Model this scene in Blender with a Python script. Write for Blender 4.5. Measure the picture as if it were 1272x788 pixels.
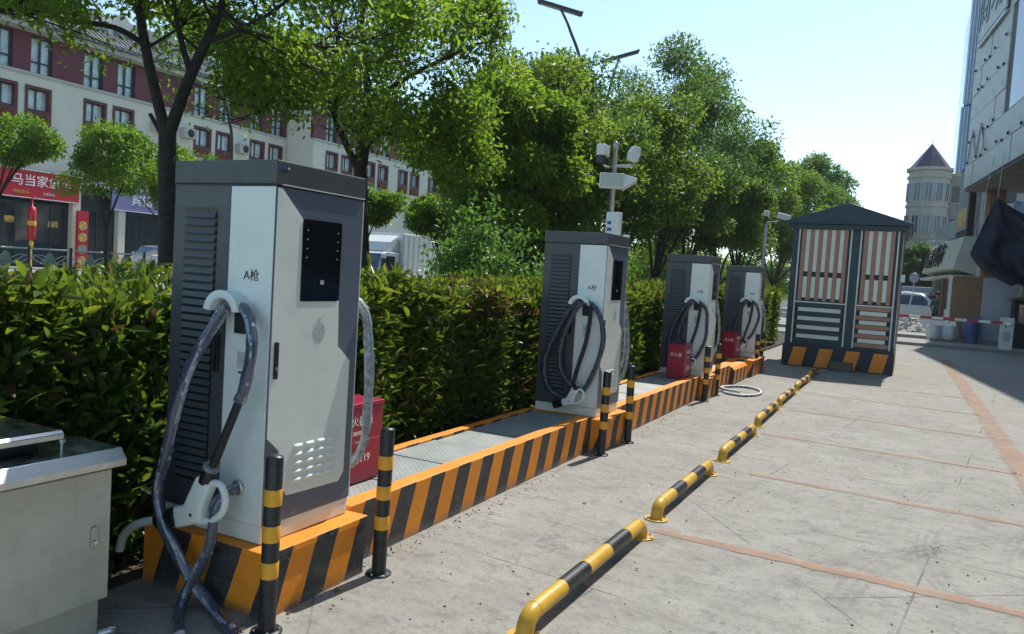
import bpy, bmesh, math, random
import numpy as np
from mathutils import Vector, Matrix
rad = math.radians
S = bpy.context.scene
C = S.collection
for o in list(bpy.data.objects): bpy.data.objects.remove(o)

# ---------------------------------------------------------------- camera
YAW, PITCH, ROLL, CAMZ, FPX = 0.4689, 0.0551, 0.0635, 1.588, 962.4
cam = bpy.data.cameras.new('camera'); camo = bpy.data.objects.new('camera', cam); C.objects.link(camo)
cam.sensor_fit = 'HORIZONTAL'; cam.sensor_width = 36; cam.lens = FPX / 1272 * 36
cam.clip_start = .05; cam.clip_end = 3000
F = Vector((-math.sin(YAW)*math.cos(PITCH), math.cos(YAW)*math.cos(PITCH), -math.sin(PITCH)))
R0 = Vector((math.cos(YAW), math.sin(YAW), 0)); U0 = R0.cross(F)
Rv = R0*math.cos(ROLL) + U0*math.sin(ROLL); Uv = U0*math.cos(ROLL) - R0*math.sin(ROLL)
m = Matrix((Rv, Uv, -F)).transposed().to_4x4(); m.translation = Vector((0, 0, CAMZ))
camo.matrix_world = m
S.camera = camo
# ---------------------------------------------------------------- sky, sun, exposure
SUN_EL, SUN_AZ = rad(53), rad(7)
w = bpy.data.worlds.new('World'); S.world = w; w.use_nodes = True
nt = w.node_tree; nt.nodes.clear()
sky = nt.nodes.new('ShaderNodeTexSky'); sky.sky_type = 'NISHITA'; sky.sun_disc = False
sky.sun_elevation = SUN_EL; sky.sun_rotation = SUN_AZ; sky.air_density = 1.0; sky.dust_density = 1.2; sky.ozone_density = 0.1; sky.altitude = 1500
bg = nt.nodes.new('ShaderNodeBackground'); bg.inputs[1].default_value = 0.128
ow = nt.nodes.new('ShaderNodeOutputWorld')
tint = nt.nodes.new('ShaderNodeMix'); tint.data_type = 'RGBA'; tint.blend_type = 'MULTIPLY'; tint.inputs[0].default_value = 1
tint.inputs[7].default_value = (.97, 1.03, .95, 1)     # camera white balance, the same over the whole sky
nt.links.new(sky.outputs[0], tint.inputs[6]); nt.links.new(tint.outputs[2], bg.inputs[0]); nt.links.new(bg.outputs[0], ow.inputs[0])
sun = bpy.data.lights.new('sun', 'SUN'); sun.energy = 2.9; sun.angle = rad(.55); sun.color = (1, .95, .87)
suno = bpy.data.objects.new('sun', sun); C.objects.link(suno)
sd = Vector((math.sin(SUN_AZ)*math.cos(SUN_EL), math.cos(SUN_AZ)*math.cos(SUN_EL), math.sin(SUN_EL)))
suno.rotation_euler = sd.to_track_quat('Z', 'Y').to_euler(); suno.location = (0, 0, 30)
S.view_settings.view_transform = 'Standard'; S.view_settings.look = 'None'
S.view_settings.gamma = 1; S.view_settings.use_curve_mapping = False; S.view_settings.exposure = 0.92
S.render.engine = 'CYCLES'
S.cycles.max_bounces = 8; S.cycles.transparent_max_bounces = 12; S.cycles.use_denoising = True

# ---------------------------------------------------------------- materials
M = {}
def N(t, typ, **kw):
    n = t.nodes.new(typ)
    for k, v in kw.items():
        if k[0] == 'i' and k[1:].isdigit(): n.inputs[int(k[1:])].default_value = v
        else: setattr(n, k, v)
    return n
def base(name):
    mt = bpy.data.materials.new(name); mt.use_nodes = True; M[name] = mt
    t = mt.node_tree; b = t.nodes['Principled BSDF']; return mt, t, b
def mix(t, fac, a, b, mode='MIX'):
    n = t.nodes.new('ShaderNodeMix'); n.data_type = 'RGBA'; n.blend_type = mode
    for sock, v in ((n.inputs[0], fac), (n.inputs[6], a), (n.inputs[7], b)):
        if isinstance(v, (int, float)): sock.default_value = v
        elif isinstance(v, tuple): sock.default_value = (*v[:3], 1)
        else: t.links.new(v, sock)
    return n.outputs[2]
def ramp(t, src, p0, p1, c0=0., c1=1.):
    n = t.nodes.new('ShaderNodeMapRange'); n.inputs[1].default_value = p0; n.inputs[2].default_value = p1
    n.inputs[3].default_value = c0; n.inputs[4].default_value = c1; t.links.new(src, n.inputs[0]); return n.outputs[0]
def math_(t, op, a, b=None, c=None):
    n = t.nodes.new('ShaderNodeMath'); n.operation = op
    for i, v in enumerate((a, b, c)):
        if v is None: continue
        if isinstance(v, (int, float)): n.inputs[i].default_value = v
        else: t.links.new(v, n.inputs[i])
    return n.outputs[0]
def noise(t, scale, detail=4, rough=.55, vec=None, obj=True):
    n = t.nodes.new('ShaderNodeTexNoise'); n.inputs['Scale'].default_value = scale
    n.inputs['Detail'].default_value = detail; n.inputs['Roughness'].default_value = rough
    if vec is None:
        tc = t.nodes.new('ShaderNodeTexCoord'); vec = tc.outputs['Object']
    t.links.new(vec, n.inputs['Vector']); return n.outputs['Fac']
def bump(t, b, src, strength=.2, dist=.005):
    n = t.nodes.new('ShaderNodeBump'); n.inputs['Strength'].default_value = strength; n.inputs['Distance'].default_value = dist
    t.links.new(src, n.inputs['Height']); t.links.new(n.outputs[0], b.inputs['Normal'])
def mat(name, col, rough=.5, metal=0., var=.12, vscale=3., dirt=.0, dirtcol=(.12, .11, .09), bmp=0., bscale=60., spec=None, coat=0.):
    mt, t, b = base(name)
    n1 = noise(t, vscale, 5)
    c = mix(t, ramp(t, n1, .3, .7), tuple(x*(1-var) for x in col), tuple(min(1, x*(1+var)) for x in col))
    if dirt:
        n2 = noise(t, vscale*2.7, 8, .65)
        c = mix(t, ramp(t, n2, .5, .8, 0, dirt), c, dirtcol)
    t.links.new(c, b.inputs['Base Color'])
    t.links.new(ramp(t, noise(t, vscale*4, 4), .3, .7, max(.02, rough-.08), min(1, rough+.08)), b.inputs['Roughness'])
    b.inputs['Metallic'].default_value = metal
    if spec is not None: b.inputs['Specular IOR Level'].default_value = spec
    if coat: b.inputs['Coat Weight'].default_value = coat; b.inputs['Coat Roughness'].default_value = .1
    if bmp: bump(t, b, noise(t, bscale, 4), bmp, .004)
    return mt
mat('charger_white', (.73, .79, .76), .33, var=.05, vscale=2, dirt=.2, dirtcol=(.35, .36, .34))
mat('charger_dark', (.062, .07, .08), .42, var=.08, dirt=.12, dirtcol=(.14, .14, .14))
mat('charger_slate', (.105, .13, .185), .4, var=.06, dirt=.1, dirtcol=(.2, .2, .2))
mat('charger_cap', (.06, .07, .078), .45, var=.08, dirt=.15, dirtcol=(.16, .16, .15))
mat('black_plastic', (.012, .012, .014), .35, var=.2)
mat('black_rubber', (.015, .015, .017), .6, var=.2, bmp=.1)
mat('screen', (.004, .005, .008), .06, var=.1, spec=.6)
mat('screen_icon', (.35, .4, .5), .4)
mat('ink', (.015, .015, .018), .6)
mat('ink_blue', (.03, .08, .35), .5)
mat('paper', (.62, .66, .66), .6, var=.05)
mat('sticker', (.42, .46, .47), .5, var=.25, vscale=60)
mat('steel', (.5, .52, .53), .35, metal=.9, var=.1, dirt=.3)
mat('galv', (.42, .45, .47), .45, metal=.6, var=.12, dirt=.2)
mat('white_paint', (.7, .73, .72), .45, var=.06, dirt=.15)
mat('yellow_paint', (.62, .36, .035), .4, var=.12, vscale=9, dirt=.35, dirtcol=(.3, .22, .1), bmp=.05)
mat('bollard_yellow', (.80, .39, .025), .38, var=.1, vscale=12, dirt=.3, dirtcol=(.25,.17,.06))
mat('black_paint', (.018, .02, .022), .42, var=.25, vscale=9, dirt=.35, dirtcol=(.1, .1, .09))
mat('red_box', (.33, .012, .05), .35, var=.08, dirt=.1)
mat('cabinet_paint', (.54, .54, .45), .5, var=.1, vscale=4, dirt=.35, dirtcol=(.16, .15, .12))
mat('stainless', (.6, .62, .63), .3, metal=1., var=.08, vscale=3, dirt=.1, dirtcol=(.2, .19, .17))
mat('cream_wall', (.68, .66, .55), .85, var=.07, vscale=.6, dirt=.2, dirtcol=(.34, .33, .27), bmp=.1, bscale=20)
mat('maroon', (.13, .022, .032), .6, var=.12, vscale=1.2)
mat('win_frame', (.02, .045, .05), .45)
mat('red_frame', (.11, .018, .016), .5, var=.12)
mat('curtain', (.55, .68, .66), .35, var=.3, vscale=2.5, coat=.7)
mat('roof_tile', (.09, .095, .105), .7, var=.2, vscale=2)
mat('eave', (.46, .47, .43), .7, var=.1, dirt=.25)
mat('dark_interior', (.016, .017, .018), .5)
mat('sign_red', (.5, .012, .025), .4, var=.06)
mat('sign_purple', (.2, .19, .36), .45, var=.15)
mat('sign_white', (.85, .87, .85), .5)
mat('sign_gold', (.7, .45, .06), .45)
mat('poster', (.55, .35, .1), .5, var=.6, vscale=5)
mat('kiosk_green', (.007, .038, .066), .45, var=.1, dirt=.12, dirtcol=(.07, .08, .08))
mat('kiosk_base', (.014, .024, .045), .55, var=.15, dirt=.2, dirtcol=(.08, .08, .08))
mat('slat_brown', (.43, .225, .16), .6, var=.12, vscale=7, bmp=.08)
mat('slat_white', (.74, .78, .7), .55, var=.06, dirt=.12)
mat('kiosk_orange', (.80, .26, .015), .5, var=.12, dirt=.2)
mat('paver', (.13, .12, .10), .85, var=.2, vscale=9, bmp=.3)
mat('bark', (.026, .022, .018), .9, var=.5, vscale=14, bmp=1., bscale=45)
mat('stem', (.10, .06, .035), .8, var=.3, vscale=20)
mat('soil', (.045, .036, .025), .95, var=.3, vscale=8, bmp=.6, bscale=30)
mat('asphalt', (.055, .056, .058), .9, var=.2, vscale=2, bmp=.2)
mat('pave_grey', (.27, .265, .25), .9, var=.12, vscale=2, dirt=.3)
mat('panel_pale', (.42, .45, .42), .5, var=.1, vscale=.8, dirt=.3, dirtcol=(.2, .21, .2))
mat('panel_joint', (.06, .065, .065), .8)
mat('concrete_dark', (.13, .125, .12), .85, var=.15, dirt=.3)
mat('grey_wall', (.27, .275, .27), .8, var=.1, vscale=.5, dirt=.2)
mat('turret_wall', (.37, .36, .31), .8, var=.08, vscale=.5, dirt=.2)
mat('turret_roof', (.06, .05, .085), .6, var=.2)
mat('tower_glass', (.06, .17, .34), .12, var=.25, vscale=.2, spec=.8)
mat('tower_rib', (.3, .4, .48), .4)
mat('glass_dark', (.03, .04, .05), .08, var=.3, spec=.7)
mat('glass_blue', (.05, .09, .17), .1, var=.3, spec=.7)
mat('tarp', (.018, .022, .045), .75, var=.25, vscale=4, bmp=.25, bscale=12)
mat('cardboard', (.27, .17, .10), .8, var=.15, vscale=3, dirt=.15)
mat('board_white', (.44, .48, .52), .7, var=.08, vscale=2, dirt=.15)
mat('bin_blue', (.12, .15, .33), .5, var=.12)
mat('bag_white', (.62, .64, .64), .65, var=.12, vscale=9, bmp=.4, bscale=14)
mat('rubble', (.5, .51, .5), .85, var=.3, vscale=6)
mat('barrier_red', (.55, .05, .05), .5)
mat('car_white', (.68, .7, .7), .2, var=.03, coat=.6)
mat('car_silver', (.35, .37, .39), .22, metal=.6, var=.03, coat=.5)
mat('van_blue', (.24, .3, .38), .35, var=.05, coat=.3)
mat('tyre', (.012, .012, .012), .8)
mat('lamp_lens', (.75, .76, .74), .15)
mat('tail_red', (.4, .01, .01), .25)
mat('skin', (.42, .25, .18), .55)
mat('hair', (.012, .01, .009), .6)
mat('shirt', (.035, .08, .09), .85, var=.15)
mat('trousers', (.02, .022, .03), .85, var=.15)
mat('rail_paint', (.5, .55, .56), .5, var=.1, dirt=.2)
mat('lotus', (.22, .28, .22), .6, var=.2)
mat('lamp_black', (.03, .033, .038), .5)
mat('shopsign_pale', (.5, .52, .44), .6, var=.1, dirt=.2)
mat('blue_plate', (.06, .3, .65), .4)
mat('flower', (.22, .07, .02), .7, var=.4, vscale=20)
mat('car_navy', (.03, .05, .12), .2, metal=.3, var=.03, coat=.6)
mat('flood_face', (.5, .53, .42), .35, var=.12, vscale=30)

def stripes(name, period, slant, dark=(.03, .032, .034), duty=.5):
    mt, t, b = base(name)
    tc = N(t, 'ShaderNodeTexCoord'); sx = N(t, 'ShaderNodeSeparateXYZ'); t.links.new(tc.outputs['Object'], sx.inputs[0])
    wob = math_(t, 'MULTIPLY', noise(t, 7, 3), .02)
    s = math_(t, 'ADD', math_(t, 'ADD', sx.outputs[0], sx.outputs[1]), wob)
    s = math_(t, 'SUBTRACT', s, math_(t, 'MULTIPLY', sx.outputs[2], slant))
    fr = math_(t, 'FRACT', math_(t, 'ADD', math_(t, 'DIVIDE', s, period), 50.0))
    k = math_(t, 'LESS_THAN', fr, duty)
    g = N(t, 'ShaderNodeNewGeometry'); sn = N(t, 'ShaderNodeSeparateXYZ'); t.links.new(g.outputs['True Normal'], sn.inputs[0])
    side = math_(t, 'LESS_THAN', sn.outputs[2], .5)
    k = math_(t, 'MULTIPLY', k, side)
    org = mix(t, ramp(t, noise(t, 5, 6), .3, .7), (.80, .25, .012), (.90, .315, .02))
    dk = mix(t, ramp(t, noise(t, 11, 6, .7), .35, .75), dark, tuple(x*2.2 for x in dark))
    c = mix(t, k, org, dk)
    wear = ramp(t, noise(t, 23, 8, .75), .58, .68, 0, .7)
    c = mix(t, wear, c, (.27, .25, .22))
    low = ramp(t, math_(t, 'ADD', sx.outputs[2], math_(t, 'MULTIPLY', noise(t, 9, 5), .09)), .04, .1, .7, 0)
    c = mix(t, low, c, (.2, .19, .17))
    t.links.new(c, b.inputs['Base Color']); b.inputs['Roughness'].default_value = .6
    bump(t, b, noise(t, 40, 6, .65), .35, .006)
    return mt
stripes('curb_stripe', .325, .36)
stripes('plinth_stripe', .315, .34)

def leafmat(name, c0, c1, c2, trans=.45, rough=.42, tm=(1.8, 1.75, .95)):
    mt, t, b = base(name)
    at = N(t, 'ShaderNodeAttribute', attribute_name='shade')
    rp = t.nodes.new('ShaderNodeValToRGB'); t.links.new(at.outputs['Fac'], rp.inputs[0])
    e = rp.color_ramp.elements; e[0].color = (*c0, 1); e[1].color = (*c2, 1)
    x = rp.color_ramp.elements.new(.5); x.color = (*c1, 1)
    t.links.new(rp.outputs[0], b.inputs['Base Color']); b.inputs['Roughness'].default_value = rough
    b.inputs['Specular IOR Level'].default_value = .35
    tr = N(t, 'ShaderNodeBsdfTranslucent')
    c = mix(t, 1., rp.outputs[0], tm, 'MULTIPLY'); t.links.new(c, tr.inputs[0])
    ms = N(t, 'ShaderNodeMixShader'); ms.inputs[0].default_value = trans
    t.links.new(b.outputs[0], ms.inputs[1]); t.links.new(tr.outputs[0], ms.inputs[2])
    t.links.new(ms.outputs[0], t.nodes['Material Output'].inputs[0])
    return mt
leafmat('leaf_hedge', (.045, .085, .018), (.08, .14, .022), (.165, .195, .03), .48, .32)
leafmat('leaf_brown', (.09, .045, .03), (.12, .06, .035), (.2, .13, .06), .3, .5)
leafmat('leaf_near', (.065, .13, .022), (.115, .2, .028), (.2, .28, .035), .66)
leafmat('leaf_mid', (.055, .112, .028), (.095, .165, .034), (.165, .235, .04), .62)
leafmat('leaf_deep', (.04, .09, .034), (.065, .13, .042), (.12, .195, .048), .6)
leafmat('leaf_light', (.075, .15, .015), (.12, .22, .02), (.2, .3, .025), .5)
leafmat('leaf_shrub', (.05, .12, .03), (.085, .19, .045), (.16, .28, .07), .4, .3)

# wrapped cable: clear film over dark sleeve
mt, t, b = base('film_blue')
nz = noise(t, 60, 5, .7)
c = mix(t, ramp(t, nz, .4, .8), (.05, .065, .1), (.1, .13, .19)); t.links.new(c, b.inputs['Base Color'])
b.inputs['Roughness'].default_value = .2; b.inputs['Coat Weight'].default_value = .8; b.inputs['Coat Roughness'].default_value = .12; bump(t, b, nz, .5, .004)
mt, t, b = base('film_light')
c = mix(t, ramp(t, noise(t, 35, 5, .7), .35, .7), (.13, .17, .24), (.42, .48, .55)); t.links.new(c, b.inputs['Base Color'])
b.inputs['Roughness'].default_value = .18; b.inputs['Coat Weight'].default_value = .8; bump(t, b, noise(t, 60, 4), .4, .003)
mt, t, b = base('film_grey')
nz = noise(t, 30, 6, .7)
c = mix(t, ramp(t, nz, .4, .7), (.14, .17, .19), (.42, .47, .5)); t.links.new(c, b.inputs['Base Color'])
b.inputs['Roughness'].default_value = .25; bump(t, b, nz, .7, .008)
mt, t, b = base('cable_sleeve')
nz = noise(t, 45, 4)
c = mix(t, ramp(t, nz, .4, .75), (.02, .028, .042), (.13, .16, .2)); t.links.new(c, b.inputs['Base Color'])
b.inputs['Roughness'].default_value = .35; bump(t, b, nz, .5, .004)
# chequer plate
mt, t, b = base('chequer')
tc = N(t, 'ShaderNodeTexCoord'); sx = N(t, 'ShaderNodeSeparateXYZ'); t.links.new(tc.outputs['Object'], sx.inputs[0])
k = 2*math.pi/.045
a_ = math_(t, 'SINE', math_(t, 'MULTIPLY', math_(t, 'ADD', sx.outputs[0], sx.outputs[1]), k))
b_ = math_(t, 'SINE', math_(t, 'MULTIPLY', math_(t, 'SUBTRACT', sx.outputs[0], sx.outputs[1]), k))
h_ = math_(t, 'MAXIMUM', ramp(t, a_, .6, .95), ramp(t, b_, .6, .95))
nz = noise(t, 4, 6)
c = mix(t, ramp(t, nz, .35, .7), (.24, .27, .27), (.40, .43, .41))
c = mix(t, math_(t, 'MULTIPLY', h_, .35), c, (.5, .52, .5)); t.links.new(c, b.inputs['Base Color'])
b.inputs['Roughness'].default_value = .5; b.inputs['Metallic'].default_value = .25; bump(t, b, h_, .6, .004)

# concrete yard
mt, t, b = base('yard')
g = N(t, 'ShaderNodeNewGeometry'); P = g.outputs['Position']; sx = N(t, 'ShaderNodeSeparateXYZ'); t.links.new(P, sx.inputs[0])
c = mix(t, ramp(t, noise(t, .5, 5, .6, P), .3, .7), (.285, .268, .235), (.37, .35, .31))
c = mix(t, ramp(t, noise(t, 2.3, 8, .7, P), .42, .72, 0, .75), c, (.425, .41, .37))
c = mix(t, ramp(t, noise(t, 5.5, 8, .75, P), .52, .75, 0, .7), c, (.105, .105, .098))
mp = N(t, 'ShaderNodeMapping'); mp.inputs['Scale'].default_value = (2.2, 6, 1); mp.inputs['Rotation'].default_value = (0, 0, .5); t.links.new(P, mp.inputs[0])
c = mix(t, ramp(t, noise(t, 1.6, 7, .7, mp.outputs[0]), .5, .76, 0, .6), c, (.115, .113, .105))
c = mix(t, ramp(t, noise(t, 22, 8, .8, P), .48, .7, .0, .5), c, (.12, .12, .11))
c = mix(t, ramp(t, noise(t, 70, 4, .7, P), .35, .7, .0, .35), c, (.13, .13, .12))
c = mix(t, ramp(t, noise(t, 160, 2, .6, P), .62, .75, .0, .5), c, (.42, .42, .4))
def ring(cx, cy, r, wdt, strength):
    dx = math_(t, 'SUBTRACT', sx.outputs[0], cx); dy = math_(t, 'SUBTRACT', sx.outputs[1], cy)
    d = math_(t, 'SQRT', math_(t, 'ADD', math_(t, 'MULTIPLY', dx, dx), math_(t, 'MULTIPLY', dy, dy)))
    e = math_(t, 'ABSOLUTE', math_(t, 'SUBTRACT', d, r))
    inside = ramp(t, e, wdt*.7, wdt, 1, 0)
    tread = ramp(t, math_(t, 'SINE', math_(t, 'MULTIPLY', d, 110)), -.6, .6, .35, 1)
    n = math_(t, 'MULTIPLY', ramp(t, noise(t, 1.4, 4, .6, P), .38, .66), ramp(t, noise(t, 26, 6, .75, P), .35, .6))
    return math_(t, 'MULTIPLY', math_(t, 'MULTIPLY', inside, tread), math_(t, 'MULTIPLY', n, strength))
for a in ((2.9, 4.0, 3.1, .1, .55), (3.1, 5.6, 2.85, .09, .5), (4.4, 5.2, 3.7, .1, .42), (-4.2, 8.2, 4.6, .09, .42), (2.2, 3.4, 2.9, .09, .45)):
    c = mix(t, ring(*a), c, (.075, .075, .073))
# broken saw cuts / slab joints
def joints(rot, scx, scy, w_, seed):
    mp = N(t, 'ShaderNodeMapping'); mp.inputs['Rotation'].default_value = (0, 0, rot); mp.inputs['Location'].default_value = (seed, seed*.7, 0)
    t.links.new(P, mp.inputs[0]); br = N(t, 'ShaderNodeTexBrick'); t.links.new(mp.outputs[0], br.inputs['Vector'])
    br.inputs['Scale'].default_value = 1; br.inputs['Mortar Size'].default_value = w_; br.inputs['Brick Width'].default_value = scx; br.inputs['Row Height'].default_value = scy
    br.inputs['Mortar Smooth'].default_value = .2
    return math_(t, 'MULTIPLY', br.outputs['Fac'], ramp(t, noise(t, .9, 3, .5, mp.outputs[0]), .47, .56))
j = math_(t, 'MAXIMUM', joints(.12, 2.7, 1.9, .007, 3.1), joints(.92, 4.1, 2.6, .006, 7.7))
c = mix(t, math_(t, 'MULTIPLY', j, .6), c, (.07, .07, .065))
vo = N(t, 'ShaderNodeTexVoronoi', feature='DISTANCE_TO_EDGE'); vo.inputs['Scale'].default_value = .42
wv = N(t, 'ShaderNodeVectorMath', operation='ADD'); t.links.new(P, wv.inputs[0])
nn = N(t, 'ShaderNodeTexNoise'); nn.inputs['Scale'].default_value = 2.2; nn.inputs['Detail'].default_value = 6; t.links.new(P, nn.inputs['Vector'])
sc = N(t, 'ShaderNodeVectorMath', operation='SCALE'); sc.inputs['Scale'].default_value = .5; t.links.new(nn.outputs['Color'], sc.inputs[0]); t.links.new(sc.outputs[0], wv.inputs[1])
t.links.new(wv.outputs[0], vo.inputs['Vector'])
cr = math_(t, 'MULTIPLY', ramp(t, vo.outputs['Distance'], 0, .006, 1, 0), ramp(t, noise(t, .6, 2, .5, P), .5, .6))
c = mix(t, math_(t, 'MULTIPLY', cr, .3), c, (.07, .07, .065))
t.links.new(c, b.inputs['Base Color']); b.inputs['Roughness'].default_value = .88; b.inputs['Specular IOR Level'].default_value = .3
hb = math_(t, 'SUBTRACT', math_(t, 'ADD', noise(t, 60, 5, .7, P), math_(t, 'MULTIPLY', noise(t, 9, 5, .6, P), .8)), math_(t, 'MULTIPLY', j, .8))
bump(t, b, hb, .28, .008)
# worn brown bay line
mt, t, b = base('bay_line')
g = N(t, 'ShaderNodeNewGeometry'); P = g.outputs['Position']
c = mix(t, ramp(t, noise(t, 3, 6, .7, P), .3, .7), (.36, .205, .13), (.5, .34, .25)); t.links.new(c, b.inputs['Base Color']); b.inputs['Roughness'].default_value = .85
tc = N(t, 'ShaderNodeTexCoord'); su = N(t, 'ShaderNodeSeparateXYZ'); t.links.new(tc.outputs['Generated'], su.inputs[0])
at = N(t, 'ShaderNodeAttribute', attribute_name='edge')
ed = math_(t, 'ADD', at.outputs['Fac'], math_(t, 'MULTIPLY', math_(t, 'SUBTRACT', noise(t, 3.2, 9, .82, P), .5), 4.2))
al = ramp(t, ed, .2, .7, 0, .62)
al = math_(t, 'MULTIPLY', al, ramp(t, noise(t, 1.3, 4, .6, P), .3, .5, .45, 1))
t.links.new(al, b.inputs['Alpha'])
# ---------------------------------------------------------------- helpers
class MB:
    def __init__(s): s.v = []; s.f = []; s.m = []; s.sm = []; s.cm = 0
    def add(s, vs, fs, smooth=False):
        o = len(s.v); s.v += [tuple(v) for v in vs]
        for f in fs: s.f.append(tuple(i+o for i in f)); s.m.append(s.cm); s.sm.append(smooth)
        return s
    def mi(s, i): s.cm = i; return s
    def box(s, x0, x1, y0, y1, z0, z1):
        return s.add([(x0,y0,z0),(x1,y0,z0),(x1,y1,z0),(x0,y1,z0),(x0,y0,z1),(x1,y0,z1),(x1,y1,z1),(x0,y1,z1)],
                     [(0,3,2,1),(4,5,6,7),(0,1,5,4),(1,2,6,5),(2,3,7,6),(3,0,4,7)])
    def prism(s, poly, axis, a, b):
        """poly: 2-D outline; axis 'x': (y,z), 'y': (x,z), 'z': (x,y); extruded from a to b"""
        n = len(poly)
        def P(p, h): return {'x': (h, p[0], p[1]), 'y': (p[0], h, p[1]), 'z': (p[0], p[1], h)}[axis]
        vs = [P(p, a) for p in poly] + [P(p, b) for p in poly]
        fs = [tuple(range(n)), tuple(range(2*n-1, n-1, -1))] + [(i, i+n, (i+1) % n + n, (i+1) % n) for i in range(n)]
        return s.add(vs, fs)
    def tube(s, pts, r, n=10, caps=True, smooth=True):
        pts = [Vector(p) for p in pts]; k = len(pts)
        rs = r if isinstance(r, (list, tuple)) else [r]*k
        tg = [(pts[min(i+1, k-1)]-pts[max(i-1, 0)]).normalized() for i in range(k)]
        up = Vector((0, 0, 1)) if abs(tg[0].z) < .9 else Vector((1, 0, 0))
        a = tg[0].cross(up).normalized(); vs = []
        for i in range(k):
            a = (a - tg[i]*a.dot(tg[i])).normalized(); b = tg[i].cross(a)
            for j in range(n):
                th = 2*math.pi*j/n; vs.append(pts[i] + (a*math.cos(th)+b*math.sin(th))*rs[i])
        fs = [(i*n+j, i*n+(j+1) % n, (i+1)*n+(j+1) % n, (i+1)*n+j) for i in range(k-1) for j in range(n)]
        s.add(vs, fs, smooth)
        if caps: s.add([vs[j] for j in range(n)], [tuple(range(n-1, -1, -1))]); s.add([vs[(k-1)*n+j] for j in range(n)], [tuple(range(n))])
        return s
    def film(s, pts, r, n=16, seed=0):
        """tube with twisted pleats and loose bulges, like plastic film wound on a cable"""
        o = len(s.v); f0 = len(s.f); s.tube(pts, r, n, True); rg = random.Random(seed); k = len(pts); ph = rg.random()*6; rs = 0
        for i in range(k):
            rs = .6*rs+rg.uniform(-.05, .05); ph += rg.uniform(.02, .22); c = Vector(pts[i])
            for j in range(n):
                q = o+i*n+j; th = 2*math.pi*j/n; f = 1+rs+.10*math.sin(3*th+ph)+.06*math.sin(5*th-ph*1.7)+rg.uniform(-.02, .02)
                s.v[q] = tuple(c+(Vector(s.v[q])-c)*f)
                if i < k-1 and math.sin(3*th+ph)+.5*math.sin(th*2-ph*.6+i*.05)+rg.uniform(-.3, .3) > .75: s.m[f0+i*n+j] = 1
        return s
    def cyl(s, x, y, z0, z1, r, n=20, r2=None):
        return s.tube([(x, y, z0), (x, y, z1)], [r, r if r2 is None else r2], n)
    def lathe(s, prof, c=(0, 0, 0), n=20, smooth=True):
        vs = [(c[0]+r*math.cos(2*math.pi*j/n), c[1]+r*math.sin(2*math.pi*j/n), c[2]+z) for r, z in prof for j in range(n)]
        k = len(prof)
        fs = [(i*n+j, i*n+(j+1) % n, (i+1)*n+(j+1) % n, (i+1)*n+j) for i in range(k-1) for j in range(n)]
        s.add(vs, fs, smooth); s.add(vs[:n], [tuple(range(n-1, -1, -1))]); s.add(vs[-n:], [tuple(range(n))])
        return s
    def grid(s, fn, nu, nv, smooth=True):
        vs = [fn(i/nu, j/nv) for i in range(nu+1) for j in range(nv+1)]
        fs = [(i*(nv+1)+j, (i+1)*(nv+1)+j, (i+1)*(nv+1)+j+1, i*(nv+1)+j+1) for i in range(nu) for j in range(nv)]
        return s.add(vs, fs, smooth)
    def mesh(s, name, mats):
        me = bpy.data.meshes.new(name); me.from_pydata(s.v, [], s.f)
        for q in ([mats] if isinstance(mats, str) else mats): me.materials.append(M[q])
        me.polygons.foreach_set('material_index', s.m); me.polygons.foreach_set('use_smooth', s.sm)
        bm = bmesh.new(); bm.from_mesh(me); bmesh.ops.recalc_face_normals(bm, faces=bm.faces); bm.to_mesh(me); bm.free()
        me.update(); return me
    def build(s, name, mats, parent=None, bevel=0, loc=None, seg=2):
        return link(name, s.mesh(name, mats), parent, bevel, loc, seg)
def link(name, me, parent=None, bevel=0, loc=None, seg=2):
    o = bpy.data.objects.new(name, me); C.objects.link(o); o.parent = parent
    if loc: o.location = loc
    if bevel:
        b = o.modifiers.new('bevel', 'BEVEL'); b.width = bevel; b.segments = seg; b.limit_method = 'ANGLE'; b.angle_limit = rad(40)
    return o
def tag(o, label=None, cat=None, group=None, kind=None):
    for k, v in (('label', label), ('category', cat), ('group', group), ('kind', kind)):
        if v: o[k] = v
    return o
def empty(name, loc, rz=0, label=None, cat=None, group=None):
    o = bpy.data.objects.new(name, None); C.objects.link(o); o.location = loc; o.rotation_euler = (0, 0, rz); o.empty_display_size = .2
    return tag(o, label, cat, group)
def copy_tree(o, parent=None):
    c = o.copy(); C.objects.link(c); c.parent = parent
    for ch in list(KIDS(o)): copy_tree(ch, c)
    return c
def KIDS(o): return [q for q in C.objects if q.parent == o]
def spline(pts, n=8):
    pts = [Vector(p) for p in pts]; q = [2*pts[0]-pts[1]] + pts + [2*pts[-1]-pts[-2]]; out = []
    for i in range(1, len(q)-2):
        for k in range(n):
            u = k/n; a, b, c, d = q[i-1], q[i], q[i+1], q[i+2]
            out.append(.5*((2*b)+(c-a)*u+(2*a-5*b+4*c-d)*u*u+(3*b-a-3*c+d)*u**3))
    return out + [pts[-1]]
def rrect(x0, x1, y0, y1, r, n=4):
    out = []
    for cx, cy, a0 in ((x1-r, y1-r, 0), (x0+r, y1-r, 90), (x0+r, y0+r, 180), (x1-r, y0+r, 270)):
        for i in range(n+1):
            a = rad(a0+90*i/n); out.append((cx+r*math.cos(a), cy+r*math.sin(a)))
    return out
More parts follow.
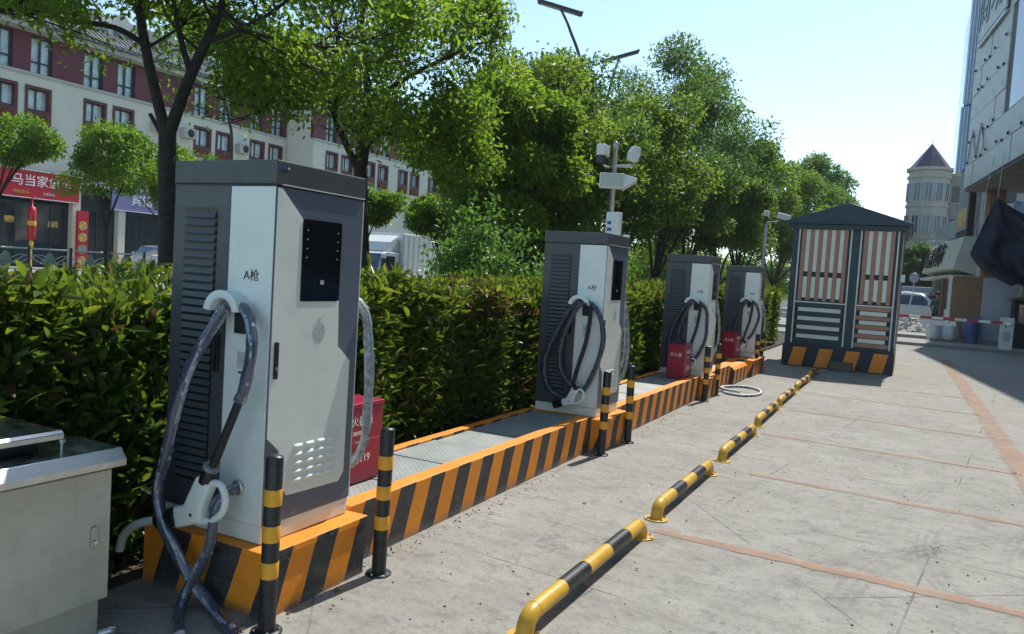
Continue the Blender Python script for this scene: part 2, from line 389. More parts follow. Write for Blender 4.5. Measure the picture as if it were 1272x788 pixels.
def text(body, size, mtx, mname, parent=None, name='lettering', ext=.0012, align='CENTER'):
    cu = bpy.data.curves.new('t', 'FONT'); cu.body = body; cu.size = size; cu.align_x = align; cu.align_y = 'CENTER'; cu.extrude = ext
    cu.resolution_u = 3
    o = bpy.data.objects.new('t', cu); C.objects.link(o)
    dg = bpy.context.evaluated_depsgraph_get(); dg.update()
    me = bpy.data.meshes.new_from_object(o.evaluated_get(dg)); bpy.data.objects.remove(o); bpy.data.curves.remove(cu)
    me.transform(mtx); me.materials.clear(); me.materials.append(M[mname])
    return link(name, me, parent)
def frame_mtx(loc, right, up):
    r = Vector(right).normalized(); u = Vector(up).normalized(); n = r.cross(u)
    mm = Matrix((r, u, n)).transposed().to_4x4(); mm.translation = Vector(loc); return mm

# --- numpy foliage
def leaf_mesh(name, P, D, Nn, L, W, shade, mname, fold=.22, curl=.12, rich=True, mats=None, midx=None):
    n = len(P); D = D/np.linalg.norm(D, axis=1)[:, None]
    Sd = np.cross(D, Nn); Sd /= (np.linalg.norm(Sd, axis=1)[:, None]+1e-9); Nn = np.cross(Sd, D)
    L = np.broadcast_to(L, n)[:, None]; W = np.broadcast_to(W, n)[:, None]
    up = Nn*W*fold
    if rich:
        V = np.stack([P, P+D*L*.32+Sd*W*.5+up, P+D*L*.7+Sd*W*.42+up*.8-Nn*L*curl*.4, P+D*L-Nn*L*curl, P+D*L*.7-Sd*W*.42+up*.8-Nn*L*curl*.4, P+D*L*.32-Sd*W*.5+up], 1)
        k = 6; fi = np.array([0, 1, 2, 3, 0, 3, 4, 5]); fl = 4
    else:
        V = np.stack([P, P+D*L*.45+Sd*W*.5+up, P+D*L-Nn*L*curl, P+D*L*.45-Sd*W*.5+up], 1)
        k = 4; fi = np.array([0, 1, 2, 0, 2, 3]); fl = 3
    me = bpy.data.meshes.new(name); me.vertices.add(n*k); me.vertices.foreach_set('co', V.reshape(-1).astype(np.float32))
    idx = (np.arange(n)[:, None]*k+fi[None]).reshape(-1)
    me.loops.add(len(idx)); me.loops.foreach_set('vertex_index', idx.astype(np.int32))
    me.polygons.add(2*n); me.polygons.foreach_set('loop_start', np.arange(0, len(idx), fl, dtype=np.int32))
    for q in (mats or [mname]): me.materials.append(M[q])
    if midx is not None: me.polygons.foreach_set('material_index', np.repeat(midx, 2).astype(np.int32))
    a = me.attributes.new('shade', 'FLOAT', 'FACE'); a.data.foreach_set('value', np.repeat(np.clip(shade, 0, 1), 2).astype(np.float32))
    me.update(calc_edges=True); return me
def unit(a): return a/(np.linalg.norm(a, axis=-1, keepdims=True)+1e-9)

# ---------------------------------------------------------------- ground and streets
def sheet(name, x0, x1, y0, y1, z, mname, thick=None):
    mb = MB()
    if thick: mb.box(x0, x1, y0, y1, z-thick, z)
    else: mb.add([(x0,y0,z),(x1,y0,z),(x1,y1,z),(x0,y1,z)], [(0,1,2,3)])
    return tag(mb.build(name, mname), kind='structure')
sheet('ground', -900, 900, -200, 1500, 0, 'yard')
sheet('planting_bed', -5.3, -3.2, -8, 34, .05, 'soil', .09)
sheet('pavement', -11, -5.45, -20, 140, .06, 'pave_grey', .1)
sheet('bed_kerb', -5.44, -5.31, -20, 140, .12, 'concrete_dark', .16)
sheet('road', -26, -11.2, -60, 200, .006, 'asphalt')
sheet('road_kerb', -11.19, -11.01, -60, 200, .13, 'concrete_dark', .17)
sheet('far_pavement', -60, -26, -60, 200, .4, 'pave_grey', .44)
# raised apron beyond the gate
sheet('entrance_step', -30, 30, 30.4, 34.0, .10, 'pave_grey', .14)
sheet('entrance_apron', -6, 40, 34.0, 140, .22, 'pave_grey', .26)

def bay_line(p0, p1, wd):
    p0 = Vector((*p0, .005)); p1 = Vector((*p1, .005)); d = (p1-p0); s = Vector((-d.y, d.x, 0)).normalized()
    n = 24; vs = []; ed = []
    for i in range(n+1):
        c = p0+d*i/n
        for k in (-1, -.45, .45, 1): vs.append(c+s*wd*.5*k*1.25); ed.append(0 if abs(k) == 1 else 1)
    mb = MB(); mb.add(vs, [(i*4+j, (i+1)*4+j, (i+1)*4+j+1, i*4+j+1) for i in range(n) for j in range(3)])
    me = mb.mesh('parking_line', 'bay_line')
    a = me.attributes.new('edge', 'FLOAT', 'POINT'); a.data.foreach_set('value', ed)
    tag(link('parking_line', me), kind='structure')
for k, yy in enumerate((4.80, 6.83, 8.86, 10.96, 13.05, 15.1)):
    bay_line((-1.32 if k != 1 else -1.1, yy+.04), (1.06 if k else 1.5, yy-.16 if k else yy-.10), .10 if k else .11)
bay_line((1.16, 3.0), (1.06, 24), .22)

# ---------------------------------------------------------------- striped charger island
ZB = .302; XF = -2.484; CW = .6076; CD = .6327
YS = [2.557, 6.752, 10.978, 15.109]
where = ['nearest to the utility cabinet', 'second from the utility cabinet', 'third from the utility cabinet', 'farthest away, just before the green kiosk']
for i, y in enumerate(YS):
    y0 = y-.056 if i < 3 else y-.62
    x0, x1, y1 = XF-CD-.06, XF+.092, y+.639
    r = empty('charger_plinth', ((x0+x1)/2, y0, 0), 0, 'orange and black striped concrete plinth under the charger '+where[i], 'plinth', 'striped plinths under the chargers')
    hx = (x1-x0)/2
    MB().box(-hx, hx, 0, y1-y0, -.02, ZB-.035).build('base', 'plinth_stripe', r)
    MB().box(-hx-.008, hx+.012, -.008, y1-y0+.008, ZB-.035, ZB).build('top_slab', 'plinth_stripe', r, .006)
segs = [(YS[0]+.65, YS[1]-.062), (YS[1]+.65, YS[2]-.062), (YS[2]+.65, 13.0)]
seglab = ['orange and black striped curb between the first and second charger', 'striped curb between the second and third charger', 'short striped curb just past the third charger']
for (a, b), lab in zip(segs, seglab):
    L = b-a
    r = empty('striped_curb', (-2.8, a, 0), 0, lab, 'curb', 'striped curbs joining the chargers')
    MB().box(.19, .30, 0, L, -.02, .325).build('front_wall', 'curb_stripe', r, .008)
    MB().box(-.38, -.30, 0, L, -.02, .315).build('back_wall', 'curb_stripe', r, .008)
    MB().box(-.30, .19, 0, L, -.02, .265).build('trench_floor', 'concrete_dark', r)
    n = max(1, round(L/.62))
    pm = MB().box(-.238, .238, .004, L/n-.004, 0, .012).mesh('cover_plate', 'chequer')
    for k in range(n):
        o = link('cover_plate', pm, r, .002, (-.056, L*k/n, .285 + .004*((k*7) % 3-1)))
mb = MB()
mb.prism([(-.17, 0), (.17, 0), (.17, .24), (.12, .29), (-.17, .29)], 'y', 0, 1.15)
tag(mb.build('striped_curb_block', 'plinth_stripe', None, .008, (-2.6, 13.02, 0)), 'short chamfered striped block standing alone before the farthest charger', 'curb block')

# ---------------------------------------------------------------- chargers
def side_face(mb_fn, s):  # helper for faces at y=-h (s=-1) and y=+h (s=+1)
    return mb_fn
rng = random.Random(5)
H = 1.72
def charger(idx):
    lab = ['nearest white and grey EV charger, its film wrapped cable trailing to the ground',
           'white and grey EV charger second in the row, below the camera mast',
           'white and grey EV charger third in the row, red box at its side',
           'white and grey EV charger farthest in the row, next to the green kiosk'][idx]
    r = empty('ev_charger', (XF, YS[idx], ZB), 0, lab, 'EV charger', 'EV chargers in a row')
    d, w = CD, CW
    MB().box(-d+.004, -.004, .004, w-.004, .004, .085).build('skirt', 'charger_white', r, .003)
    MB().box(-d, 0, 0, w, .087, 1.606).build('cabinet', 'charger_slate', r, .004)
    cap = MB().box(-d-.006, .006, -.006, w+.006, 1.612, H).build('cap', 'charger_cap', r, .006)
    MB().box(-d+.006, -.006, .006, w-.006, 1.604, 1.613).build('cap_gap', 'black_plastic', r)  # black strip stands in for the shadow seam under the cap
    MB().box(.001, .0085, .03, w, 1.6125, 1.617).build('cap_trim', 'paper', cap)
    lm = MB().prism([(.022, 1.682), (.052, 1.682), (.045, 1.695), (.029, 1.695)], 'x', .0062, .0078); lm.build('logo', 'ink_blue', cap)
    text('EV', .012, frame_mtx((.0064, .062, 1.688), (0, 1, 0), (0, 0, 1)), 'sign_white', cap, 'logo_lettering')
    # front door: raised white plate with the cut outline
    poly = [(.007, 1.598), (.007, .485), (.082, .42), (.09, .275), (.145, .2), (.51, .19), (.548, .235), (.552, .80), (.455, .878), (.445, 1.098), (.445, 1.10), (.172, 1.10), (.168, 1.477), (.03, 1.598)]
    door = MB().prism(poly, 'x', .0005, .007).build('door', 'charger_white', r, .0015)
    MB().prism(rrect(.170, .440, 1.101, 1.478, .012), 'x', .0006, .010).build('screen', 'screen', r)
    sc = r.children[-1] if False else None
    for a in range(4):
        for yy in (.195, .408):
            MB().box(.0101, .0108, yy, yy+.010, 1.30+.042*a, 1.305+.042*a).build('screen_mark', 'screen_icon', r)
    MB().box(.0101, .0108, .30, .325, 1.18, 1.2).build('screen_mark', 'screen_icon', r)
    MB().prism([(.313+.04*math.cos(a*math.pi/12), .953+.047*math.sin(a*math.pi/12)) for a in range(24)], 'x', .0072, .0082).build('round_sticker', 'sticker', r)
    MB().box(.0072, .0082, .302, .322, 1.008, 1.02).build('round_sticker', 'sticker', r)
    MB().box(-.004, .016, .022, .046, .752, .918).build('door_handle', 'black_plastic', r, .004)
    MB().cyl(0, 0, 0, .004, .008, 12).build('keyhole', 'steel', r, loc=(.017, .034, .80)).rotation_euler = (0, rad(90), 0)
    # pressed louvers on the door
    lv = MB()
    lv.grid(lambda u, v: (.007+.011*math.sin(math.pi*min(1, u*1.0))*(math.sin(math.pi*v))**.4*(1-.25*u), .064*(v-.5), .022*(u-.5)), 6, 10)
    lme = lv.mesh('louver', 'charger_white')
    for a in range(5):
        for bcol in range(4):
            link('louver', lme, r, 0, (0, .205+.079*bcol, .262+.04*a))
    for yy in (.055, .57):
        for zz in (.028, .06): MB().lathe([(.006, 0), (.005, .003)], n=10).build('bolt', 'steel', r, loc=(.0, yy, zz)).rotation_euler = (0, rad(90), 0)
    # both sides carry the same holster layout
    slat = MB().prism([(0, 0), (0, .026), (-.0035, .027), (-.012, .004), (-.010, 0)], 'x', -.098, .098).mesh('vent_slat', 'charger_dark')
    for s in (-1, 1):
        Y = 0 if s == -1 else w
        def bx(x0, x1, z0, z1, t0, t1, nm, mt, bev=0.0015, par=r):
            a, b = sorted((Y+s*t0, Y+s*t1)); return MB().box(x0, x1, a, b, z0, z1).build(nm, mt, par, bev)
        sp = bx(-d+.002, -.268, .09, 1.602, .0005, .005, 'side_panel', 'charger_dark')
        bx(-.264, -.0, .09, 1.602, .0005, .006, 'white_side_panel', 'charger_white')
        if s == -1:
            bx(-.555, -.345, .225, 1.505, .004, .0055, 'vent_recess', 'black_plastic', 0)
            for k in range(34): link('vent_slat', slat, r, 0, (-.45, -.006, .24+.0368*k))
        bx(-.322, -.296, .755, .93, .005, .02, 'side_handle', 'black_plastic', .004)
        # holster arch
        hk = MB(); n = 16; inn, out, dep = .06, .1, .092
        for ring_r in (0,):
            vs = []
            for i in range(n+1):
                a = rad(8+164*i/n)
                for rr, dy in ((inn, .004), (out, .004), (out+.006, dep), (inn+.01, dep)):
                    vs.append((-.213+rr*1.02*math.cos(a), Y+s*dy, 1.03+rr*math.sin(a)))
            fs = [(i*4+j, i*4+(j+1) % 4, (i+1)*4+(j+1) % 4, (i+1)*4+j) for i in range(n) for j in range(4)] + [(0, 1, 2, 3), (n*4+3, n*4+2, n*4+1, n*4)]
            hk.add(vs, fs, True)
        hk.build('cable_hook', 'charger_white', r, .003)
        sk = bx(-.197, -.13, .943, 1.038, .006, .024, 'gun_socket', 'black_plastic', .006)
        bx(-.182, -.145, .962, 1.02, .0242, .026, 'socket_hole', 'ink', 0, r)
        if s == -1:
            bx(-.183, -.112, .785, .86, .006, .0068, 'label_sticker', 'sticker', 0)
            bx(-.175, -.12, .762, .772, .006, .0068, 'label_sticker', 'ink', 0)
        lett = 'A枪' if s == -1 else 'B枪'
        text(lett, .056, frame_mtx((-.12, Y+s*.0066, 1.205), (-s*1.0, 0, 0), (0, 0, 1)), 'ink', r)
        MB().lathe([(.036, 0), (.036, .012), (.028, .02), (.02, .02)], n=18).build('cable_gland', 'steel', r, loc=(-.139, Y+s*.004, .245)).rotation_euler = (rad(90)*(1 if s == -1 else -1), 0, 0)
    return r
def gun(parent, origin, sx, sz, th):
    """charging connector seen from the side: moulded white body, black nose and collar, loop handle"""
    O = Vector(origin)
    T = lambda x, z, y=0.: (O.x+x*sx, O.y+y, O.z+z*sz)
    P = [(-.007, .04), (.02, .047), (.045, .057), (.06, .094), (.102, .182), (.165, .15), (.135, .07), (.128, .05), (.123, .005), (.06, -.022), (.008, -.042)]
    g = MB().prism([T(x, z)[::2] for x, z in P], 'y', O.y-th/2, O.y+th/2).build('charging_gun', 'charger_white', parent, th*.3, None, 4)
    for p in g.data.polygons: p.use_smooth = True
    MB().tube(spline([T(.1, .0), T(.16, .02), T(.205, .055), T(.22, .11), T(.2, .155), T(.16, .16), T(.14, .15)], 5), th*.26, 10).build('gun_handle', 'charger_white', g)
    d = Vector(T(-.085, -.035))-Vector(T(0, 0)); c = Vector(T(.0, .0))
    MB().tube([c-d*.1, c+d*.75, c+d, c+d*1.02], [th*.72, th*.7, th*.68, th*.5], 16).build('gun_nose', 'black_plastic', g)
    MB().tube([T(.128, .155), T(.143, .19), T(.152, .215)], [th*.56, th*.56, th*.4], 14).build('gun_collar', 'black_plastic', g)
    MB().tube([T(.148, .208), T(.1535, .222)], th*.6, 14).build('gun_ring', 'film_grey', g)
    q = MB().lathe([(th*.13, 0), (th*.1, .004)], n=10).build('gun_button', 'black_plastic', g, loc=T(.088, .03, -th/2)); q.rotation_euler = (rad(90), 0, 0)
    return g
ch = []
for i in range(4): ch.append(charger(i))
# nearest charger: cable dragged over the hook and down to the yard, wrapped in film
r = ch[0]; dy = YS[0]
def L0(p): return (p[0]-XF, p[1]-dy, p[2]-ZB)
pts = [(-2.64, 2.512, 1.365), (-2.70, 2.505, 1.36), (-2.735, 2.48, 1.29), (-2.765, 2.44, 1.2), (-2.82, 2.42, 1.065), (-2.87, 2.40, .88), (-2.925, 2.395, .66), (-2.963, 2.395, .50), (-2.913, 2.39, .361), (-2.83, 2.40, .245), (-2.737, 2.42, .12), (-2.62, 2.425, .035), (-2.48, 2.36, .03), (-2.372, 2.31, .03), (-2.25, 2.18, .03), (-2.2, 2.0, .03)]
sp = spline([L0(p) for p in pts], 8); rr = random.Random(3)
cab = MB().film(spline([L0(p) for p in pts], 12), .0255, 16, 1).build('wrapped_cable', ['film_blue', 'film_light'], r)
pts = [(-2.67, 2.512, 1.365), (-2.615, 2.508, 1.365), (-2.56, 2.49, 1.345), (-2.50, 2.462, 1.28), (-2.47, 2.44, 1.17), (-2.50, 2.44, 1.03), (-2.53, 2.44, .965)]
MB().film(spline([L0(p) for p in pts], 12), .025, 16, 2).build('wrapped_cable', ['film_blue', 'film_light'], r)
pts = [(-2.525, 2.44, .975), (-2.55, 2.44, .92), (-2.60, 2.43, .79), (-2.635, 2.425, .70), (-2.655, 2.42, .655)]
bc = MB().tube(spline([L0(p) for p in pts], 6), .019, 12).build('gun_cable', 'black_rubber', r)
gun(r, L0((-2.857, 2.42, .40)), 1.33, 1.2, .062)
pts = [(-2.62, 2.53, .545), (-2.615, 2.47, .54), (-2.63, 2.43, .47), (-2.66, 2.43, .30), (-2.715, 2.41, .17), (-2.74, 2.37, .06), (-2.66, 2.28, .03), (-2.54, 2.18, .03), (-2.4, 2.02, .03), (-2.28, 1.95, .03), (-2.2, 2.0, .03)]
sp = spline([L0(p) for p in pts], 8)
MB().film(spline([L0(p) for p in pts], 12), .024, 16, 4).build('wrapped_cable', ['film_blue', 'film_light'], r)
# far side loop of the nearest charger
pts = [(-.16, w_ := CW+.05, 1.10), (-.07, w_, 1.11), (-.005, w_+.02, 1.03), (.015, w_+.03, .9), (.028, w_+.035, .72), (.025, w_+.035, .52), (.01, w_+.04, .36), (-.05, w_+.03, .24), (-.139, w_, .24)]
MB().film(spline(pts, 10), .024, 14, 3).build('wrapped_cable', ['film_grey', 'film_light'], r)
# the other three: cable looped twice over the hook
for i in (1, 2, 3):
    r = ch[i]; q = (0, .015, -.01, .02)[i]
    pts = [(-.139, -.012, .245), (-.12, -.06, .25), (-.06, -.075, .34), (.015, -.07, .55), (.03+q, -.065, .75), (.0, -.06, .94), (-.08, -.05, 1.04), (-.19, -.045, 1.07), (-.30, -.055, 1.0), (-.43, -.065, .77), (-.51-q, -.075, .48), (-.47, -.08, .25), (-.33, -.08, .165), (-.24, -.075, .20)]
    if i == 3: pts = [(a*.9, b, c*.85+.16) for a, b, c in pts[:-2]] + [(-.33, -.08, .34), (-.24, -.075, .36)]
    sp = spline(pts, 8); MB().tube(sp, [.0235+.0025*rr.uniform(-1, 1) for _ in sp], 10).build('cable', 'cable_sleeve', r)
    pts = [(-.12, -.075, 1.05), (-.18, -.075, 1.06), (-.24, -.08, .99), (-.35, -.085, .72), (-.36, -.09, .48), (-.28, -.1, .33), (-.2, -.095, .28)]
    MB().tube(spline(pts, 8), .021, 10).build('cable', 'cable_sleeve', r)
    pts = [(-.14, -.075, 1.04), (-.09, -.08, .99), (-.11, -.09, .72), (-.17, -.095, .48), (-.21, -.1, .30)]
    MB().tube(spline(pts, 8), .02, 10).build('cable', 'black_rubber', r)
    gun(r, Vector((-.30, -.115, .12)), .95, .9, .05)
    MB().tube(spline([(-.12, CW+.06, 1.09), (-.05, CW+.06, 1.1), (.0, CW+.06, .98), (.035, CW+.06, .75), (.04, CW+.06, .5), (-.01, CW+.06, .3), (-.12, CW+.03, .24)], 8), .018, 10).build('cable', 'film_grey', r)
MB().tube(spline([(-.10, CW+.06, 1.08), (-.02, CW+.05, 1.0), (.015, CW+.05, .7), (.0, CW+.05, .45), (-.1, CW+.05, .3)], 8), .016, 10).build('cable', 'film_grey', ch[1])
# ---------------------------------------------------------------- bollards, wheel stops, small yard things
BL = [(-2.315, 2.443), (-2.314, 3.228), (-2.36, 6.624), (-2.345, 7.323), (-2.385, 10.757), (-2.387, 11.48), (-2.43, 15.07), (-2.455, 15.77)]
bl_lab = ['black and yellow bollard at the near corner of the nearest charger', 'black and yellow bollard by the red box of the nearest charger',
          'near one of the two bollards before the second charger', 'far one of the two bollards before the second charger',
          'near one of the two bollards before the third charger', 'far one of the two bollards before the third charger',
          'near one of the two bollards before the farthest charger', 'far one of the two bollards before the farthest charger']
BOLT = MB().lathe([(.008, 0), (.008, .008), (.004, .012)], n=8).mesh('bolt', 'steel')
def bollard():
    r = empty('bollard', (0, 0, 0), 0, 'x', 'bollard', 'black and yellow bollards')
    MB().lathe([(.037, .008), (.037, .752), (.034, .762), (.0, .766)], n=22).build('post', 'black_paint', r)
    bm_ = MB().lathe([(.0374, 0), (.0382, .002), (.0382, .068), (.0374, .07)], n=22).mesh('yellow_band', 'bollard_yellow')
    for z in (.24, .397, .553): link('yellow_band', bm_, r, 0, (0, 0, z))
    MB().lathe([(.066, 0), (.066, .008), (.04, .009)], n=22).build('base_plate', 'black_paint', r)
    bo = BOLT
    for a in range(4): link('bolt', bo, r, 0, (.052*math.cos(a*1.57+.8), .052*math.sin(a*1.57+.8), .008))
    return r
b0 = bollard()
for i, (x, y) in enumerate(BL):
    o = b0 if i == 0 else copy_tree(b0); o.location = (x, y, 0); o.rotation_euler = (rad(rng.uniform(-.7, .7)), rad(rng.uniform(-.7, .7)), i*.7); o['label'] = bl_lab[i]

WS = [(-1.375, 3.03, 4.66), (-1.385, 5.08, 6.6), (-1.39, 7.19, 8.74), (-1.43, 9.32, 10.8), (-1.45, 11.2, 12.68), (-1.475, 13.25, 14.75), (-1.5, 15.3, 16.85)]
ws_lab = ['yellow and black pipe wheel stop nearest to the camera', 'second pipe wheel stop from the camera', 'third pipe wheel stop from the camera', 'fourth pipe wheel stop from the camera, opposite the third charger', 'fifth pipe wheel stop from the camera', 'sixth pipe wheel stop, partly in the kiosk shadow', 'last pipe wheel stop, touching the green kiosk']
for (x, y0, y1), lab in zip(WS, ws_lab):
    L = y1-y0
    r = empty('wheel_stop', (x, y0, 0), rad(rng.uniform(-.5, .5)), lab, 'wheel stop', 'pipe wheel stops')
    R = .041; zc = .092; e = .08
    arc = lambda y_, s_: [(0, y_+s_*(e-e*math.sin(a)), zc-e+e*math.cos(a)) for a in [rad(k) for k in range(90, -1, -15)]]
    p = [(0, 0, .006)] + [(0, e-e*math.cos(rad(k)), zc-e+e*math.sin(rad(k))) for k in range(0, 91, 15)] + [(0, L-e+e*math.sin(rad(k)), zc-e+e*math.cos(rad(k))) for k in range(0, 91, 15)] + [(0, L, .006)]
    MB().tube(p, R, 16).build('pipe', 'yellow_paint', r)
    for a, b in ((.24, .42), (.62, .81)):
        MB().tube([(0, L*a, zc), (0, L*b, zc)], R+.0012, 16, False).build('black_band', 'black_paint', r)
    for yy in (.085, L-.085):
        MB().tube([(0, yy-.0015, zc), (0, yy+.0015, zc)], R+.0016, 16).build('weld_seam', 'yellow_paint', r)
    fl = MB().prism([(.082*math.cos(a*math.pi/8), .082*math.sin(a*math.pi/8)) for a in range(16)], 'z', .0, .008).mesh('flange', 'yellow_paint')
    for yy in (0, L):
        f = link('flange', fl, r, .002, (0, yy, .0005))
        for a in range(4): link('bolt', BOLT, f, 0, (.064*math.cos(a*1.57+.8), .064*math.sin(a*1.57+.8), .008))

def fire_box(x1, y0, z, lab, rz=0):
    r = empty('fire_extinguisher_box', (x1, y0, z), rz, lab, 'fire box', 'red fire extinguisher boxes')
    MB().box(-.24, 0, 0, .46, .0, .45).build('body', 'red_box', r, .006)
    MB().box(-.25, .008, -.008, .468, .45, .475).build('lid', 'red_box', r, .006)
    MB().box(.0, .004, .008, .452, .02, .25).build('door', 'red_box', r, .002)
    MB().box(.003, .012, .19, .27, .243, .252).build('latch', 'steel', r)
    text('灭火器箱', .066, frame_mtx((.0006, .23, .365), (0, 1, 0), (0, 0, 1)), 'sign_white', r)
    text('消防器材', .026, frame_mtx((.0006, .23, .295), (0, 1, 0), (0, 0, 1)), 'sign_white', r)
    text('火警119', .066, frame_mtx((.0046, .23, .14), (0, 1, 0), (0, 0, 1)), 'sign_white', r)
    text('灭火器', .055, frame_mtx((-.12, -.0006, .33), (1, 0, 0), (0, 0, 1)), 'sign_white', r)
fire_box(-2.80, 3.40, .302, 'red fire extinguisher box behind the nearest charger')
fire_box(-2.62, 10.43, .302, 'red fire extinguisher box in front of the third charger', rad(2))
fire_box(-2.74, 14.55, .302, 'red fire extinguisher box in front of the farthest charger', rad(-2))

# utility cabinet, front left
r = empty('utility_cabinet', (-2.8, 2.055, 0), 0, 'weathered beige metal utility cabinet with stainless lid, front left', 'cabinet')
MB().box(-.5, -.03, -1.15, -.03, 0, .165).build('plinth', 'cabinet_paint', r, .004)
MB().box(-.5, -.012, -1.17, -.004, .165, .715).build('body', 'cabinet_paint', r, .005)
d = MB().box(-.012, .0, -1.16, -.012, .172, .70).build('door', 'cabinet_paint', r, .003)
MB().prism(rrect(-.098, -.068, .395, .485, .014), 'x', .0, .009).build('lock_plate', 'steel', d, .002)
MB().cyl(0, 0, 0, .008, .009, 12).build('lock_barrel', 'stainless', d, loc=(.009, -.083, .42)).rotation_euler = (0, rad(90), 0)
mb = MB().prism([(-.53, .715), (.035, .715), (.035, .742), (.0, .785), (-.5, .785), (-.53, .75)], 'y', -1.2, .028)
mb.build('lid', 'stainless', r, .003)
MB().box(-.40, -.13, -1.1, -.235, .79, .83).build('tray_gap_block', 'black_plastic', r)  # black block added to read as the dark gap under the tray
MB().prism([(-.47, .835), (-.085, .835), (-.085, .858), (-.10, .868), (-.47, .868)], 'y', -1.15, -.16).build('top_tray', 'stainless', r, .003)
MB().cyl(-.115, -.15, .785, .835, .008, 10).build('stud', 'steel', r)
MB().cyl(-.115, -.15, .815, .828, .016, 6).build('nut', 'steel', r)
MB().tube(spline([(.02, -.06, .04), (.05, -.02, .05), (.03, .0, .02)], 5), .02, 10).build('cable_gland', 'steel', r)

tag(MB().tube(spline([(-2.96, 2.505, .335), (-3.02, 2.45, .34), (-3.12, 2.42, .31), (-3.20, 2.41, .245), (-3.225, 2.405, .165)], 6), .02, 12).build('conduit_pipe', 'white_paint'), 'white bent conduit pipe sticking out of the nearest plinth', 'pipe')
pts = [(-2.46, 11.75, .02), (-2.40, 11.95, .018), (-2.25, 11.75, .018), (-2.02, 11.72, .018), (-1.88, 12.0, .018), (-1.9, 12.45, .018), (-2.08, 12.75, .018), (-2.33, 12.72, .02), (-2.47, 12.4, .03), (-2.42, 12.05, .05), (-2.27, 11.85, .052), (-2.1, 11.8, .05)]
tag(MB().film(spline(pts, 9), .019, 10, 6).build('coiled_hose', ['bag_white', 'cable_sleeve']), 'thin white wrapped cable lying in a loop by the third charger bollards', 'cable')
bk = MB().box(-.22, .22, -.1, .1, 0, .19).build('paving_block', 'paver', None, .012, (-1.12, 17.5, 0)); bk.rotation_euler = (0, 0, rad(-3))
tag(bk, 'grey concrete block lying against the striped kiosk base', 'block')

# pebbles and leaf litter on the yard
pr = random.Random(8); mb = MB()
for k in range(700):
    u = pr.random()
    x = pr.uniform(-2.35, 1.2); y = 2.2+pr.random()**1.5*16
    if pr.random() < .45: x = -2.46+abs(pr.gauss(0, .06))
    s_ = pr.uniform(.004, .011)
    vs = [(x+s_*pr.uniform(.5, 1)*a, y+s_*pr.uniform(.5, 1)*b, max(0, s_*c*.6)+.001) for a, b, c in ((1,0,0),(0,1,0),(-1,0,0),(0,-1,0),(0,0,1.3))]
    mb.add(vs, [(0,1,4),(1,2,4),(2,3,4),(3,0,4)])
tag(mb.build('grit', 'paver'), 'loose grit and small stones scattered on the concrete', 'grit', kind='stuff')

n = 120; g_ = np.random.default_rng(31)
P = np.stack([g_.uniform(-2.4, 1.4, n), 2.3+g_.random(n)**1.4*18, g_.uniform(.006, .012, n)], 1); P[:60, 0] = -2.44+np.abs(g_.normal(0, .08, 60))
me = leaf_mesh('fallen_leaves', P, unit(g_.normal(0, 1, (n, 3))*np.array([1, 1, .08])), unit(g_.normal(0, .15, (n, 3))+np.array([0, 0, 1.])), g_.uniform(.02, .042, n), g_.uniform(.01, .018, n), g_.random(n), 'leaf_brown', rich=True)
tag(link('fallen_leaves', me), 'few dry leaves scattered over the concrete yard', 'leaf litter', kind='stuff')

# ---------------------------------------------------------------- striped transformer kiosk
r = empty('transformer_kiosk', (-2.336, 17.735, 0), 0, 'dark green gabled transformer kiosk with brown and white slat panels', 'kiosk')
W_ = 2.197; Dp = 3.2; Ht = 3.083
MB().box(.0, W_, 0, Dp, 0, .46).build('base', 'kiosk_base', r, .01)
MB().box(.03, W_-.03, .03, Dp-.03, .46, Ht).build('body', 'kiosk_green', r, .006)
orm = MB().prism([(0, 0), (.27, 0), (.36, .40), (.09, .40)], 'y', -.004, .0005).mesh('orange_stripe', 'kiosk_orange')
for k in range(4): link('orange_stripe', orm, r, 0, (.14+.53*k, -.0005, .02))
ors = MB().prism([(0, 0), (.27, 0), (.36, .40), (.09, .40)], 'x', -.0005, .004).mesh('orange_stripe', 'kiosk_orange')
for k in range(5): link('orange_stripe', ors, r, 0, (W_, .1+.62*k, .02))
MB().prism([(-.14, Ht+.03), (-.12, Ht-.02), (W_+.12, Ht-.02), (W_+.14, Ht+.03), (W_/2, Ht+.43)], 'y', -.13, Dp+.13).build('roof', 'kiosk_green', r, .006)
MB().prism([(-.06, Ht-.12), (W_+.06, Ht-.12), (W_+.06, Ht-.021), (-.06, Ht-.021)], 'y', -.05, Dp+.05).build('eave_band', 'kiosk_green', r, .004)
